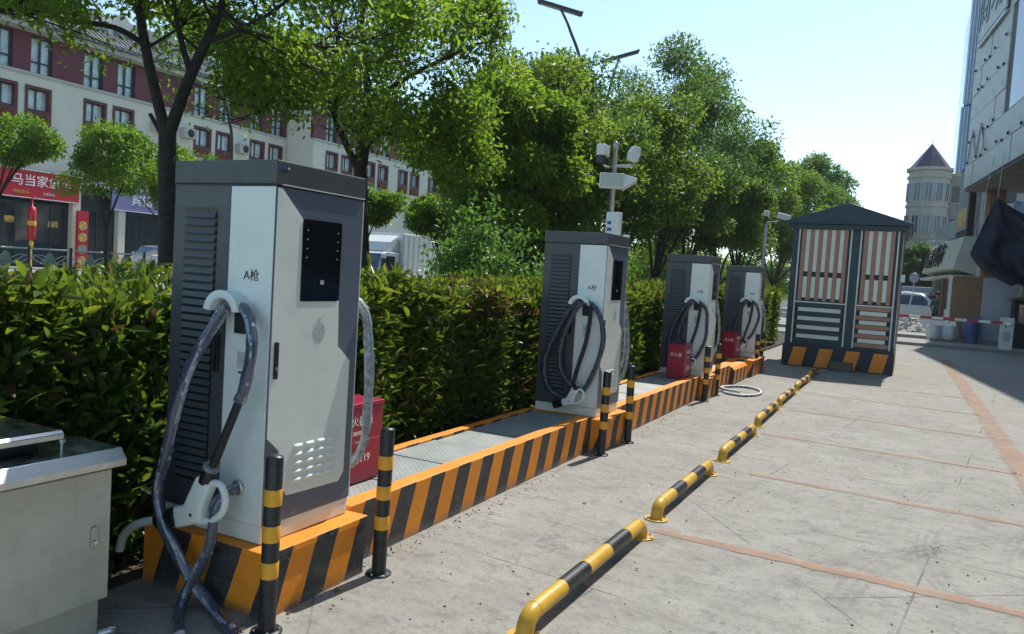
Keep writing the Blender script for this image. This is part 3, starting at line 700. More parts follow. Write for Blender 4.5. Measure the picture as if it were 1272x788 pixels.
for (xa, xb, nb) in ((.20, 1.17, 6), (1.42, 2.06, 4)):
    tiers = ((2.02, 2.98, 'v'), (1.46, 1.97, 'v'), (.52, 1.38, 'h'))
    wv = [MB().box(xx-.014, xx+.014, .004, .031, .5, 3.0) for xx in (xa-.03, xb+.03)]
    for q in wv: q.build('panel_trim', 'slat_white', r)
    for z0, z1, kd in tiers:
        MB().box(xa-.01, xb+.01, .012, .031, z0, z1).build('panel_back', 'kiosk_base', r)
        if kd == 'v':
            p = (xb-xa)/(nb*2-1+.6)
            a = MB().box(0, p*.92, -.004, .008, z0-.03, z1+.02).mesh('brown_slat', 'slat_brown'); b = MB().box(0, p*.96, .002, .013, z0+.03, z1-.03).mesh('white_slat', 'slat_white')
            for k in range(nb*2-1):
                link('brown_slat' if k % 2 == 0 else 'white_slat', a if k % 2 == 0 else b, r, .002, (xa+.3*p+p*k, 0, 0))
            for zz in (z0, z1): MB().box(xa-.012, xb+.012, .005, .011, zz-.012, zz+.012).build('cross_bar', 'ink', r)
        else:
            br = xa > 1
            MB().box(xa-.03, xb+.03, .004, .02, z1+.002, z1+.03).build('panel_trim', 'slat_white', r)
            n = 9; p = (z1-z0)/n
            for k in range(n):
                if k % 2 == 0: MB().box(xa+.0, xb-.0, -.006, .008, z0+p*k+.008, z0+p*(k+1)-.006).build('brown_slat' if br else 'green_slat', 'slat_brown' if br else 'kiosk_green', r, .002)
                else: MB().box(xa+.06, xb-.06, .001, .011, z0+p*k+.006, z0+p*(k+1)-.006).build('white_slat', 'slat_white', r, .002)
            for xx in (xa+.02, xb-.02): MB().box(xx-.012, xx+.012, .0, .0105, z0, z1).build('cross_bar', 'ink', r)
for k in range(4):     # slatted doors on the side
    y0 = .15+.75*k
    MB().box(W_-.031, W_-.012, y0, y0+.62, .56, 2.95).build('side_panel', 'slat_white', r)
    for j in range(4): MB().box(W_-.013, W_+.004, y0+.03+.15*j, y0+.12+.15*j, .6, 2.9).build('brown_slat', 'slat_brown', r, .002)
MB().box(W_-.02, W_+.07, .05, .16, 1.93, 2.08).build('junction_box', 'white_paint', r, .006)

# ---------------------------------------------------------------- camera masts
r = empty('camera_mast', (-3.33, 9.1, 0), 0, 'galvanised mast with cameras and a floodlight behind the second charger', 'camera mast', 'camera masts')
MB().lathe([(.032, 0), (.03, 3.2), (.036, 3.2), (.036, 3.27), (.0, 3.3)], n=14).build('pole', 'galv', r)
MB().tube([(-.03, -.03, 2.0), (-.035, -.04, 2.5), (-.04, -.035, 3.1)], .008, 6).build('wire', 'black_rubber', r)
c = MB().box(-.21, -.10, -.12, .08, 3.11, 3.25).build('camera', 'white_paint', r, .012)
MB().box(-.205, -.105, -.13, -.02, 3.01, 3.11).build('camera_lens', 'black_plastic', c, .01)
MB().tube([(-.15, 0, 3.0), (-.10, 0, 2.98), (.0, 0, 2.98)], .014, 8).build('bracket', 'galv', r)
MB().tube([(0, 0, 2.99), (.25, -.02, 2.99)], .018, 8).build('bracket', 'galv', r)
f = MB().prism([(-.055, -.08), (.055, -.08), (.07, .015), (.04, .1), (-.04, .1), (-.07, .015)], 'y', -.06, .06).build('floodlight', 'white_paint', r, .012, (.25, -.04, 3.12)); f.rotation_euler = (0, rad(14), rad(40))
f = MB().box(-.15, .15, -.03, .03, -.095, .095).build('floodlight', 'white_paint', r, .012, (.01, -.09, 2.80))
f.rotation_euler = (rad(-8), 0, rad(20))
MB().box(-.135, .135, -.034, -.03, -.08, .08).build('lamp_face', 'flood_face', f)
for k in range(9): MB().box(-.133+.032*k, -.128+.032*k, -.037, -.034, -.08, .08).build('lamp_rib', 'galv', f)
MB().prism([(.13, -.1), (.31, .02), (.30, .05), (.13, .09)], 'y', -.02, .12).build('floodlight_hood', 'white_paint', f, .008)
bx_ = MB().box(-.02, .16, -.12, -.03, 2.14, 2.42).build('control_box', 'white_paint', r, .008)
MB().box(.0, .05, -.1215, -.12, 2.27, 2.31).build('printed_mark', 'ink_blue', bx_); MB().box(.0, .06, -.1215, -.12, 2.19, 2.23).build('printed_mark', 'ink_blue', bx_)
MB().box(.20, .27, -.1, -.03, 2.06, 2.15).build('sensor_box', 'white_paint', r, .008)
r = empty('camera_mast', (-3.17, 19.5, 0), 0, 'slim mast with two white cameras left of the green kiosk', 'camera mast', 'camera masts')
MB().lathe([(.035, 0), (.033, 3.32), (.0, 3.33)], n=12).build('pole', 'galv', r)
c = MB().box(-.07, .05, -.1, .1, 3.36, 3.5).build('camera', 'white_paint', r, .02); MB().box(-.06, .04, -.11, -.0, 3.24, 3.36).build('camera_lens', 'black_plastic', c, .02)
MB().tube([(0, 0, 3.22), (.3, 0, 3.26)], .016, 8).build('bracket', 'galv', r)
c = MB().box(-.16, .16, -.05, .05, -.07, .07).build('camera', 'white_paint', r, .015, (.4, -.03, 3.36)); c.rotation_euler = (0, rad(14), rad(15))

# ---------------------------------------------------------------- street lamps seen above the trees
def street_lamp(base_, top, tilt, lab, rz=0):
    x, y, z = base_
    r = empty('street_lamp', (x, y, z), rz, lab, 'street lamp', 'black street lamps above the trees')
    tx, tz = top
    MB().tube(spline([(0, 0, 0), (0, 0, tz*.55), (-.02*tz*.0, 0, tz*.8), (tx*.55, 0, tz*.93), (tx, 0, tz)], 8), [.11-.06*k/32 for k in range(33)], 12).build('pole', 'lamp_black', r)
    h = MB()
    h.prism([(-1.05, -.02), (-1.0, -.10), (1.0, -.10), (1.08, -.04), (1.08, .10), (.98, .06), (-.95, .06), (-1.1, .10)], 'y', -.16, .16)
    o = h.build('lamp_head', 'lamp_black', r, .01, (tx, 0, tz)); o.rotation_euler = (0, tilt, 0)
    MB().box(-.9, .9, -.12, .12, -.108, -.1).build('lamp_lens', 'galv', o)
street_lamp((-14.0, 33, 0), (-1.15, 13.75), rad(13), 'tall curved black street lamp, higher of the two above the treetops', rad(27))
street_lamp((-15.25, 39.7, 0), (.55, 13.6), rad(-19), 'black street lamp with upward tilted head, lower of the two above the treetops', rad(27))
r = empty('street_lamp', (-24, 22.2, 0), 0, 'slim grey street lamp with curved arm before the cream building', 'street lamp')
MB().tube(spline([(0, 0, 0), (0, 0, 5.5), (-.02, -.15, 6.8), (-.02, -.5, 7.6), (-.02, -.9, 7.95)], 8), .06, 10).build('pole', 'lamp_black', r)
MB().box(-.1, .1, -1.5, -.8, 7.9, 8.02).build('lamp_head', 'galv', r, .02)
# ---------------------------------------------------------------- hedge
NR = np.random.default_rng(11)
HX0, HX1, HY0, HY1 = -4.75, -3.34, -1.5, 24.0
def hedge_top(y): return 1.385+.0075*np.maximum(y-2, 0)+.04*np.sin(y*1.7)+.035*np.sin(y*4.1+1)+.025*np.sin(y*9.3+2)
def hedge_pts(n, y0, y1, face):
    y = NR.uniform(y0, y1, n); top = hedge_top(y)
    dep = np.abs(NR.normal(0, .11, n))
    if face == 'front': x = HX1-dep+.05*np.sin(y*3.3)+.04*np.sin(y*7.1+2); z = .08+NR.random(n)**.8*(top-.08); nrm = np.stack([np.full(n, 1.), np.zeros(n), np.full(n, .35)], 1)
    elif face == 'top': x = NR.uniform(HX0, HX1, n); z = top-dep*.8+NR.normal(0, .03, n); nrm = np.stack([np.zeros(n), np.zeros(n), np.ones(n)], 1)
    elif face == 'end': y = y0-0*y+dep; x = NR.uniform(HX0, HX1, n); z = NR.uniform(.1, 1, n)*top; nrm = np.stack([np.zeros(n), -np.ones(n), np.full(n, .3)], 1)
    else: x = HX0+dep; z = NR.uniform(.3, 1, n)*top; nrm = np.stack([-np.ones(n), np.zeros(n), np.full(n, .35)], 1)
    return np.stack([x, y, z], 1), nrm
r = empty('hedge', ((HX0+HX1)/2, 8, 0), 0, 'long clipped evergreen hedge with glossy green leaves behind the chargers', 'hedge')
off = np.array([(HX0+HX1)/2, 8, 0])
def sprigs(P, nrm, per, spread):
    n = len(P); D = unit(nrm*.55+NR.normal(0, .45, (n, 3))+np.array([.0, 0, .75]))
    P = np.repeat(P, per, 0); A = np.repeat(D, per, 0); m_ = len(P)
    d = unit(A+NR.normal(0, spread, (m_, 3)))
    return P+d*NR.uniform(0, .02, (m_, 1))+A*NR.uniform(-.05, .03, (m_, 1)), d, unit(A*-.3+NR.normal(0, .5, (m_, 3))+np.array([0.2, 0, .8]))
groups = []
for args, sc_ in (((8000, .3, 7.5, 'front'), 1.), ((6500, 7.5, 24, 'front'), 1.15), ((7000, .3, 9, 'top'), .95), ((5200, 9, 24, 'top'), 1.15), ((1500, .3, 24, 'back'), 1.6), ((700, -1.5, .3, 'front'), 1.5), ((500, -1.5, .3, 'top'), 1.5)):
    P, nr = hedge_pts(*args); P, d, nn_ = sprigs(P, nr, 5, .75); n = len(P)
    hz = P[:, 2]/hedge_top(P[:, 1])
    sh = np.clip(.34+NR.normal(0, .2, n)+.3*np.clip((hz-.72)/.28, 0, 1), 0, 1)  # leaf tone raised towards the top, a sunlit look put into the colour
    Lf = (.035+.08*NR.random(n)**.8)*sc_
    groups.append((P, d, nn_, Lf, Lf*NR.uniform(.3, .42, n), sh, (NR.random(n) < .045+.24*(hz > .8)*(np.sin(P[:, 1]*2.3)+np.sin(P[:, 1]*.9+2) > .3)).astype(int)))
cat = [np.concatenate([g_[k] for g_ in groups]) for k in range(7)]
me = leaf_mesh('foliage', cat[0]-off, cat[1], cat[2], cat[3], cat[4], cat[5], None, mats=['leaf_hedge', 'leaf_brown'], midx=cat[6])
tag(link('foliage', me, r), kind='stuff')
# the front leaves that can be picked apart
lms = []
for k in range(4):
    lm_ = MB(); ww = (.034, .03, .038, .028)[k]; Ll = (.105, .095, .1, .115)[k]
    def fn(u, v, ww=ww, Ll=Ll, k=k):
        wd = ww*math.sin(math.pi*min(1, u*.93+.05))**.75*.5
        s_ = (v-.5)*2; return (s_*wd, u*Ll, abs(s_)*wd*.35-.022*u*u*(1+.4*k))
    lm_.grid(fn, 5, 2); me = lm_.mesh('leaf', 'leaf_hedge')
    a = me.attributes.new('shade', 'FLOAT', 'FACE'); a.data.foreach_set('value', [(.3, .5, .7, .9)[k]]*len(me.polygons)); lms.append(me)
for k in range(300):
    yy = rng.choice((rng.uniform(1.2, 2.5), rng.uniform(3.3, 6.5))) if k < 270 else rng.uniform(7.4, 10.5)
    zz = .25+rng.random()*1.2; q = min(3, max(0, int(zz/1.45*2.6+rng.gauss(0, .8))))  # higher leaves take paler tones, for the same sunlit top
    o = link('leaf', lms[q], r, 0, (HX1+.05+rng.uniform(-.02, .05)+.05*math.sin(yy*3.3)-off[0], yy-8, zz))
    o.rotation_euler = (rng.uniform(.2, 1.25), rng.uniform(-.5, .5), -1.57+rng.gauss(0, .9)); sc_ = rng.uniform(.7, 1.05); o.scale = (sc_,)*3
mb = MB()
for k in range(420):
    yy = rng.uniform(.5, 23); xx = rng.uniform(HX0+.1, HX1-.12); p = Vector((xx-off[0], yy-8, .03)); pts = [p]
    for q in range(4): p = p+Vector((rng.uniform(-.09, .09), rng.uniform(-.1, .1), .33)); pts.append(p)
    mb.tube(pts, [.012, .01, .008, .006, .004], 5, False)
mb.build('stems', 'stem', r)
mb = MB(); mb.box(HX0+.3-off[0], HX1-.34-off[0], -9.2, 15.8, .1, 1.16); mb.build('dark_core', 'soil', r)  # solid dark core added inside so no light leaks through the leaves
# leaf litter at the hedge foot
n = 1500; P = np.stack([NR.uniform(-3.5, -3.18, n), NR.uniform(.8, 18, n), NR.uniform(.055, .075, n)], 1)
me = leaf_mesh('leaf_litter', P, unit(NR.normal(0, 1, (n, 3))*np.array([1, 1, .15])), np.tile(np.array([[0., 0, 1]]), (n, 1)), NR.uniform(.04, .08, n), NR.uniform(.02, .03, n), NR.random(n), 'leaf_brown', rich=False)
tag(link('leaf_litter', me), 'dry brown leaves fallen at the foot of the hedge', 'leaf litter', kind='stuff')

# ---------------------------------------------------------------- trees
def limb(mb, pts, r0, r1, n=8):
    sp = spline(pts, 5); k = len(sp); mb.tube(sp, [r0+(r1-r0)*(i/(k-1)) for i in range(k)], n, False); return sp
KEEP = [None]
def grow(mb, tips, p, d, L, r, lvl, rg):
    if KEEP[0] and lvl >= 1 and not KEEP[0](p+d*L*.6): return
    pts = [p]; q = p.copy(); dd = d.copy()
    for k in range(4):
        dd = (dd+Vector((rg.gauss(0, .16), rg.gauss(0, .16), rg.gauss(.05, .12)))).normalized(); q = q+dd*L/4; pts.append(q)
    mb.tube(pts, [r*(1-.14*i) for i in range(5)], 7 if lvl < 2 else 4, False)
    if lvl >= 3:
        for pt in pts[1:]: tips.append(pt)
        return
    nb = rg.choice((3, 4, 4, 5)) if lvl < 2 else rg.choice((4, 5, 6))
    for k in range(nb):
        t_ = rg.uniform(.3, 1); i = min(3, int(t_*4)); b = pts[i].lerp(pts[i+1], t_*4-i if t_ < 1 else 1)
        az = rg.uniform(0, 6.28); side = Vector((math.cos(az), math.sin(az), rg.uniform(-.35, .55))).normalized()
        grow(mb, tips, b, (dd*.55+side*.85).normalized(), L*rg.uniform(.5, .72), r*.48, lvl+1, rg)
def leafy(tips, per, spread, size, rg, hang=.35):
    T = np.array([tuple(t_) for t_ in tips]); P = np.repeat(T, per, 0); n = len(P)
    P = P+rg.normal(0, spread, (n, 3))
    D = unit(rg.normal(0, 1, (n, 3))+np.array([0, 0, -hang])); Nn = unit(rg.normal(0, .55, (n, 3))+np.array([0, 0, .9]))
    L = rg.uniform(.7, 1.2, n)*size
    return P, D, Nn, L, L*rg.uniform(.38, .5, n)
def open_tree(base_, limbs, lab, seed, leafm, per, size, trunk_r, keep=None, lvl0=1, glen=1., gap=-.35):
    rg = random.Random(seed); ng = np.random.default_rng(seed)
    r = empty('camphor_tree', base_, 0, lab, 'tree', 'camphor trees behind the hedge')
    B = Vector(base_); mb = MB(); tips = []; KEEP[0] = (lambda q_: keep(q_+B)) if keep else None
    for pts, r0, r1, side in limbs:
        P = [Vector(p)-B for p in pts]; sp = limb(mb, P, r0, r1, 10); n = len(sp)
        for k in range(side):
            i = int(n*(.35+.65*(k+rg.random())/side)); i = min(n-2, i)
            dirn = (sp[i+1]-sp[i]).normalized(); az = rg.uniform(0, 6.28)
            sd_ = Vector((math.cos(az), math.sin(az), rg.uniform(-.3, .6)))
            grow(mb, tips, sp[i], (dirn*.5+sd_).normalized(), rg.uniform(1.0, 1.7)*glen, max(.014, r1*.6), lvl0, rg)
        grow(mb, tips, sp[-1], (sp[-1]-sp[-2]).normalized(), 1.6*glen, r1*.8, lvl0, rg)
    if keep: tips = [t_ for t_ in tips if keep(t_+B)]
    tips = [t_ for t_ in tips if math.sin(t_.x*2.9+seed)*math.sin(t_.y*2.6+1)+.8*math.sin(t_.z*3.3+t_.x*1.2)+.35*rg.uniform(-1, 1) > gap]
    mb.build('trunk', 'bark', r)
    P, D, Nn, L, W = leafy(tips, per, .13, size, ng); n = len(P)
    clump = np.sin(P[:, 0]*2.1+P[:, 1]*1.3)*np.sin(P[:, 2]*2.4+P[:, 1])*.14
    me = leaf_mesh('crown', P, D, Nn, L, W, .45+clump+ng.normal(0, .2, n), leafm); tag(link('crown', me, r), kind='stuff')
    return len(P)
# nearest tree
T1 = (-8.28, 6.7, 0)
lim1 = [([(-8.28, 6.7, 0), (-8.27, 6.7, 1.4), (-8.36, 6.72, 2.5), (-8.40, 6.73, 3.08)], .16, .14, 0),
        ([(-8.40, 6.73, 3.0), (-8.59, 6.67, 3.62), (-8.73, 6.6, 4.22), (-8.8, 6.55, 4.72), (-8.85, 6.4, 5.6), (-9.0, 6.2, 6.6)], .10, .05, 6),
        ([(-8.40, 6.73, 3.0), (-8.31, 6.85, 3.54), (-8.22, 6.95, 3.95), (-8.06, 7.05, 4.42), (-7.98, 7.15, 4.8), (-7.8, 7.4, 5.8), (-7.6, 7.5, 6.8)], .11, .05, 5),
        ([(-8.25, 6.92, 3.85), (-8.29, 6.8, 4.2), (-8.36, 6.7, 4.75), (-8.4, 6.5, 5.7)], .06, .035, 4),
        ([(-8.72, 6.62, 4.15), (-9.03, 6.4, 4.33), (-9.52, 6.0, 4.36), (-9.93, 5.7, 4.5), (-10.4, 5.3, 4.6)], .055, .022, 4),
        ([(-8.12, 7.0, 4.25), (-7.68, 7.1, 4.40), (-7.29, 7.2, 4.57), (-6.8, 7.3, 4.9)], .055, .022, 6),
        ([(-8.45, 6.72, 3.0), (-8.57, 6.66, 3.22), (-8.62, 6.64, 3.3)], .04, .034, 0)]
lim1 = [(p_, a_*.72, b_*.75, n_) for p_, a_, b_, n_ in lim1]
lim1 += [([(-8.0, 7.1, 4.7), (-7.6, 7.3, 4.4), (-7.2, 7.5, 4.15)], .03, .012, 4),
         ([(-7.7, 7.1, 4.4), (-7.09, 7.7, 4.35), (-6.7, 8.1, 4.3)], .03, .012, 6),
         ([(-9.5, 6.0, 4.36), (-9.6, 5.5, 4.3), (-9.55, 5.2, 4.15)], .025, .012, 5)]
n1 = open_tree(T1, lim1, 'nearest tree with a dark forked trunk behind the left end of the hedge', 4, 'leaf_near', 10, .1, .16, lambda p: p.z > (4.15 if p.x < -7.9 and p.x > -9.1 else 3.75), 1, .75)
T2 = (-8.2, 10.48, 0)
lim2 = [([(-8.2, 10.48, 0), (-8.2, 10.48, 1.6), (-8.3, 10.48, 2.6), (-8.33, 10.48, 3.2)], .17, .15, 0),
        ([(-8.33, 10.48, 3.1), (-8.58, 10.37, 3.6), (-8.76, 10.28, 4.04), (-8.71, 10.3, 4.65), (-8.8, 10.2, 5.6), (-9.1, 10, 6.5)], .08, .035, 7),
        ([(-8.33, 10.48, 3.1), (-8.3, 10.5, 4.0), (-8.32, 10.5, 4.88), (-8.4, 10.4, 5.7), (-8.2, 10.5, 6.9)], .09, .04, 7),
        ([(-8.32, 10.5, 3.9), (-8.15, 10.6, 4.35), (-7.59, 10.8, 4.8), (-6.9, 11.1, 5.2), (-6.6, 11.2, 5.35)], .07, .02, 9),
        ([(-8.28, 10.48, 3.2), (-8.13, 10.55, 3.74), (-7.34, 10.9, 4.04), (-6.75, 11.2, 4.33), (-6.2, 11.4, 4.5)], .075, .025, 9),
        ([(-7.9, 10.6, 3.85), (-7.6, 10.3, 3.7), (-7.1, 10.4, 3.65)], .03, .015, 5),
        ([(-8.7, 10.3, 4.2), (-9.0, 9.9, 4.3), (-9.3, 9.4, 4.1), (-9.4, 9.2, 3.9)], .03, .012, 7),
        ([(-8.75, 10.3, 4.6), (-9.3, 9.6, 4.9), (-9.5, 9.1, 4.6)], .03, .012, 7),
        ([(-7.4, 10.9, 4.0), (-7.2, 11.0, 3.5), (-6.9, 11.3, 3.3)], .025, .012, 7)]
lim2 = [(p_, a_*.8, b_*.8, n_) for p_, a_, b_, n_ in lim2]
n2 = open_tree(T2, lim2, 'second tree with several spreading limbs above the nearest charger', 9, 'leaf_near', 9, .1, .17, lambda p: p.z > 3.0 and not (p.z < 3.5 and p.x < -7.7) and p.x < -.55*p.y, 1, .74)
KEEP[0] = None

def clump_tree(base_, top, rad_, bot, lab, seed, leafm, nleaf, size, name='camphor_tree', group='dense street trees along the road', trunk=.16, flat=1.0):
    rg = random.Random(seed); ng = np.random.default_rng(seed)
    r = empty(name, base_, 0, lab, 'tree', group)
    cz = (top+bot)/2; rz = (top-bot)/2; mb = MB()
    fork = Vector((rg.uniform(-.1, .1), rg.uniform(-.1, .1), max(.8, bot*.75)))
    limb(mb, [Vector((0, 0, 0)), Vector((rg.uniform(-.05, .05), 0, fork.z*.5)), fork], trunk, trunk*.8, 8)
    K = int(46*max(1., rad_/2.6)); cs = []; rs = []
    for k in range(K):
        d = Vector((rg.gauss(0, 1), rg.gauss(0, 1), rg.gauss(.1, 1))).normalized(); f = rg.uniform(.5, .92)**.7
        wob = 1+(.18*math.sin(d.x*5+seed)+.14*math.sin(d.y*6+seed*2)+(.25*rg.uniform(-1, 1) if flat < 1 else 0))
        c = Vector((d.x*rad_*f*wob, d.y*rad_*f*wob, cz+d.z*(rz-.2*rad_)*f*(1+.1*math.sin(d.x*7))))
        cs.append(c); rs.append(rad_*rg.uniform(.16, .32))
    for c in cs[::7]:
        mid = fork.lerp(c, .5)+Vector((rg.gauss(0, .15), rg.gauss(0, .15), rg.uniform(.0, .25)))
        limb(mb, [fork-Vector((0, 0, .15)), mid, c], trunk*.42, .018, 5)
    mb.build('trunk', 'bark', r)
    cs = np.array([tuple(c) for c in cs]); rs = np.array(rs)
    wgt = rs**2/np.sum(rs**2); pick = ng.choice(K, nleaf, p=wgt)
    d = unit(ng.normal(0, 1, (nleaf, 3))+np.array([0, 0, .25])); rr_ = rs[pick]*(ng.random(nleaf)**.35)*(1+.12*ng.normal(0, 1, nleaf))
    P = cs[pick]+d*rr_[:, None]*np.array([1, 1, .8])
    P[:, 2] = np.maximum(P[:, 2], bot*.8)
    D = unit(ng.normal(0, .8, (nleaf, 3))+d*.7+np.array([0, 0, -.25])); Nn = unit(d*.6+ng.normal(0, .5, (nleaf, 3))+np.array([0, 0, .7]))
    L = ng.uniform(.65, 1.3, nleaf)*size
    tone = ng.normal(0, .16, K)[pick]
    me = leaf_mesh('crown', P, D, Nn, L, L*.5, .46+tone+ng.normal(0, .16, nleaf), leafm, rich=False); tag(link('crown', me, r), kind='stuff')
BT = [((-7.9, 14.8), 6.2, 2.0, 1.9, 'leaf_near', 26000, .13, 'yellow green tree just right of the leafy shrub'),
      ((-8.5, 17.6), 7.1, 2.5, 1.9, 'leaf_mid', 26000, .14, 'bushy yellow green tree left of the camera mast'),
      ((-10.2, 20.4), 8.8, 3.1, 2.2, 'leaf_deep', 26000, .15, 'dark dense tree standing back, behind the camera mast'),
      ((-8.6, 23.4), 8.3, 2.8, 2.0, 'leaf_mid', 26000, .15, 'dense tree right of the camera mast'),
      ((-9.4, 31.0), 11.6, 3.3, 2.2, 'leaf_deep', 28000, .16, 'tall deep green tree under the lower street lamp'),
      ((-9.8, 37.5), 12.9, 3.9, 2.4, 'leaf_deep', 26000, .18, 'tallest dense green tree in the row'),
      ((-7.3, 33.5), 7.4, 2.3, 2.2, 'leaf_mid', 20000, .17, 'rounded tree behind the third charger'),
      ((-8.0, 41.5), 10., 2.7, 2.6, 'leaf_mid', 22000, .19, 'green tree above the farthest charger'),
      ((-7.3, 49.5), 10.1, 2.9, 2.6, 'leaf_mid', 20000, .2, 'green tree above the slim camera mast'),
      ((-7.0, 60), 11.9, 3.2, 2.8, 'leaf_deep', 18000, .24, 'far green tree above the kiosk roof left end'),
      ((-7.0, 71), 12.7, 3.2, 3.0, 'leaf_deep', 14000, .28, 'farther green tree peeking above the kiosk roof'),
      ((-6.8, 84), 12., 3.0, 3.2, 'leaf_deep', 10000, .34, 'farthest small tree crown at the end of the row')]
for i, ((x, y), top, ra, bot, lm, nl, sz, lab) in enumerate(BT): clump_tree((x, y, 0), top, ra, bot, lab, 20+i, lm, nl, sz)
# light green trees on the far side
for i, ((x, y), top, ra, bot, lab) in enumerate((((-29.3, 16.4), 6.5, 1.9, 4.0, 'light green street tree at the left edge before the red sign'),
        ((-29, 20.5), 7.0, 2.1, 3.2, 'light green street tree between the red sign and the purple sign'),
        ((-29, 24.0), 6.4, 1.8, 2.8, 'light green street tree left of the dark forked trunk'))):
    clump_tree((x, y, .4), top-.4, ra, bot-.4, lab, 60+i, 'leaf_light', 11000, .17, 'street_tree', 'light green trees before the shops', .09, .32)
for i, ((x, y), top, ra, bot, lab) in enumerate((((-17, 21.6), 4.5, 1.4, 2.75, 'bright green bushy tree above the white truck'), ((-16.2, 25.6), 4.6, 1.6, 2.5, 'bright green bushy tree right of the white truck'),
        ((-17, 30), 4.3, 1.8, 1.2, 'bright green bushy tree behind the leafy shrub'), ((-15, 36), 4.6, 2., 1.2, 'bright green bush seen under the dense trees'), ((-13, 29), 4.2, 2., .7, 'bright green bush right of the camera mast pole'), ((-12.5, 44), 4.6, 2.4, .7, 'bright green bush behind the third charger'), ((-11.5, 56), 4.6, 2.6, .7, 'far bright green bush behind the farthest charger'), ((-10.5, 72), 4.8, 2.8, .7, 'far bright green bush left of the kiosk'))):
    clump_tree((x, y, 0), top, ra, bot, lab, 70+i, 'leaf_light', 11000, .16, 'bushy_tree', 'bright green bushes along the road', .07)
# wood far along the road, one green mass
n = 60000; ng_ = np.random.default_rng(77)
yy = ng_.uniform(48, 170, n); xx = -27+ng_.uniform(-3, 3, n)+.05*(yy-48); tp = 5.2+.9*np.sin(yy*.55)+.7*np.sin(yy*1.3+1)
P = np.stack([xx, yy, .1+ng_.random(n)**.75*tp*(1-.02*(xx+27)**2)], 1)
me = leaf_mesh('far_wood', P, unit(ng_.normal(0, 1, (n, 3))), unit(ng_.normal(0, .5, (n, 3))+np.array([0, -.3, .7])), ng_.uniform(.3, .5, n), ng_.uniform(.16, .26, n), .4+.2*np.sin(yy*.9)+ng_.normal(0, .15, n), 'leaf_mid', rich=False)
tag(link('far_wood', me), 'far green roadside wood seen in gaps between the tree trunks', 'wood', kind='stuff')
# leafy shrub rising above the hedge
def shrub(base_, h, ra, seed, lab, nst, per, size, name='shrub'):
    rg = random.Random(seed); ng = np.random.default_rng(seed); r = empty(name, base_, 0, lab, 'shrub')
    mb = MB(); tips = []
    for k in range(nst):
        a = rg.uniform(0, 6.28); q = rg.random()**.6; e = Vector((ra*q*math.cos(a), ra*q*math.sin(a), h*rg.uniform(.7, 1.0)*(1-.25*q)))
        sp = limb(mb, [Vector((.1*math.cos(a), .1*math.sin(a), 0)), Vector((e.x*.5, e.y*.5, e.z*.55)), e], .015, .004, 4)
        tips += sp[4:]
        for s_ in sp[5:]:
            if rg.random() < .8: tips.append(s_+Vector((rg.gauss(0, .14), rg.gauss(0, .14), rg.gauss(0, .1))))
    mb.build('stems', 'stem', r)
    P, D, Nn, L, W = leafy(tips, per, .07, size, ng, -.5); n = len(P)
    me = leaf_mesh('foliage', P, D, Nn, L, W*1.15, .5+ng.normal(0, .25, n), 'leaf_shrub'); tag(link('foliage', me, r), kind='stuff')
shrub((-5.05, 8.9, .05), 2.55, .78, 3, 'leafy light green shrub rising above the hedge left of the second charger', 70, 7, .085)
shrub((-5.0, 11.6, .05), 2.0, .7, 6, 'low leafy shrub above the hedge between the second and third charger', 45, 7, .085)
shrub((-5.1, 13.4, .05), 2.05, .8, 7, 'low leafy shrub behind the third charger', 45, 7, .085)
# ---------------------------------------------------------------- railing across the road
r0_ = 13.0
def lotus_panel():
    mb = MB()
    for s_, hh in ((1, .42), (.62, .36), (.3, .44)):
        mb.prism([(-.2*s_, .32), (-.24*s_, .52), (-.1*s_, .32+hh+.1), (0, .35+hh+.12), (.1*s_, .32+hh+.1), (.24*s_, .52), (.2*s_, .32), (0, .26)], 'x', -.012*s_-.004, .012*s_+.004)
    return mb.mesh('lotus_ornament', 'lotus')
r = empty('street_railing', (-30, 13.0, .4), 0, 'grey street railing with wave bars and lotus ornaments before the shops', 'railing')
lp = lotus_panel(); post = MB().box(-.045, .045, -.045, .045, 0, 1.12).mesh('post', 'lamp_black'); bay = 1.68
for k in range(8): link('post', post, r, .01, (0, bay*2*k/2*1.0, 0))
for k in range(7):
    y0 = bay*k
    MB().tube([(0, y0+.04, 1.0), (0, y0+bay-.04, 1.0)], .035, 8).build('top_rail', 'rail_paint', r)
    MB().tube([(0, y0+.04, .22), (0, y0+bay-.04, .22)], .025, 8).build('bottom_rail', 'rail_paint', r)
    for ph in (0, 1.2, 2.4): MB().tube([(0, y0+.05+(bay-.1)*u/14, .6+.17*math.sin(u/14*6.28+ph)) for u in range(15)], .015, 6).build('wave_bar', 'rail_paint', r)
    link('lotus_ornament', lp, r, 0, (0, y0+bay/2, 0))

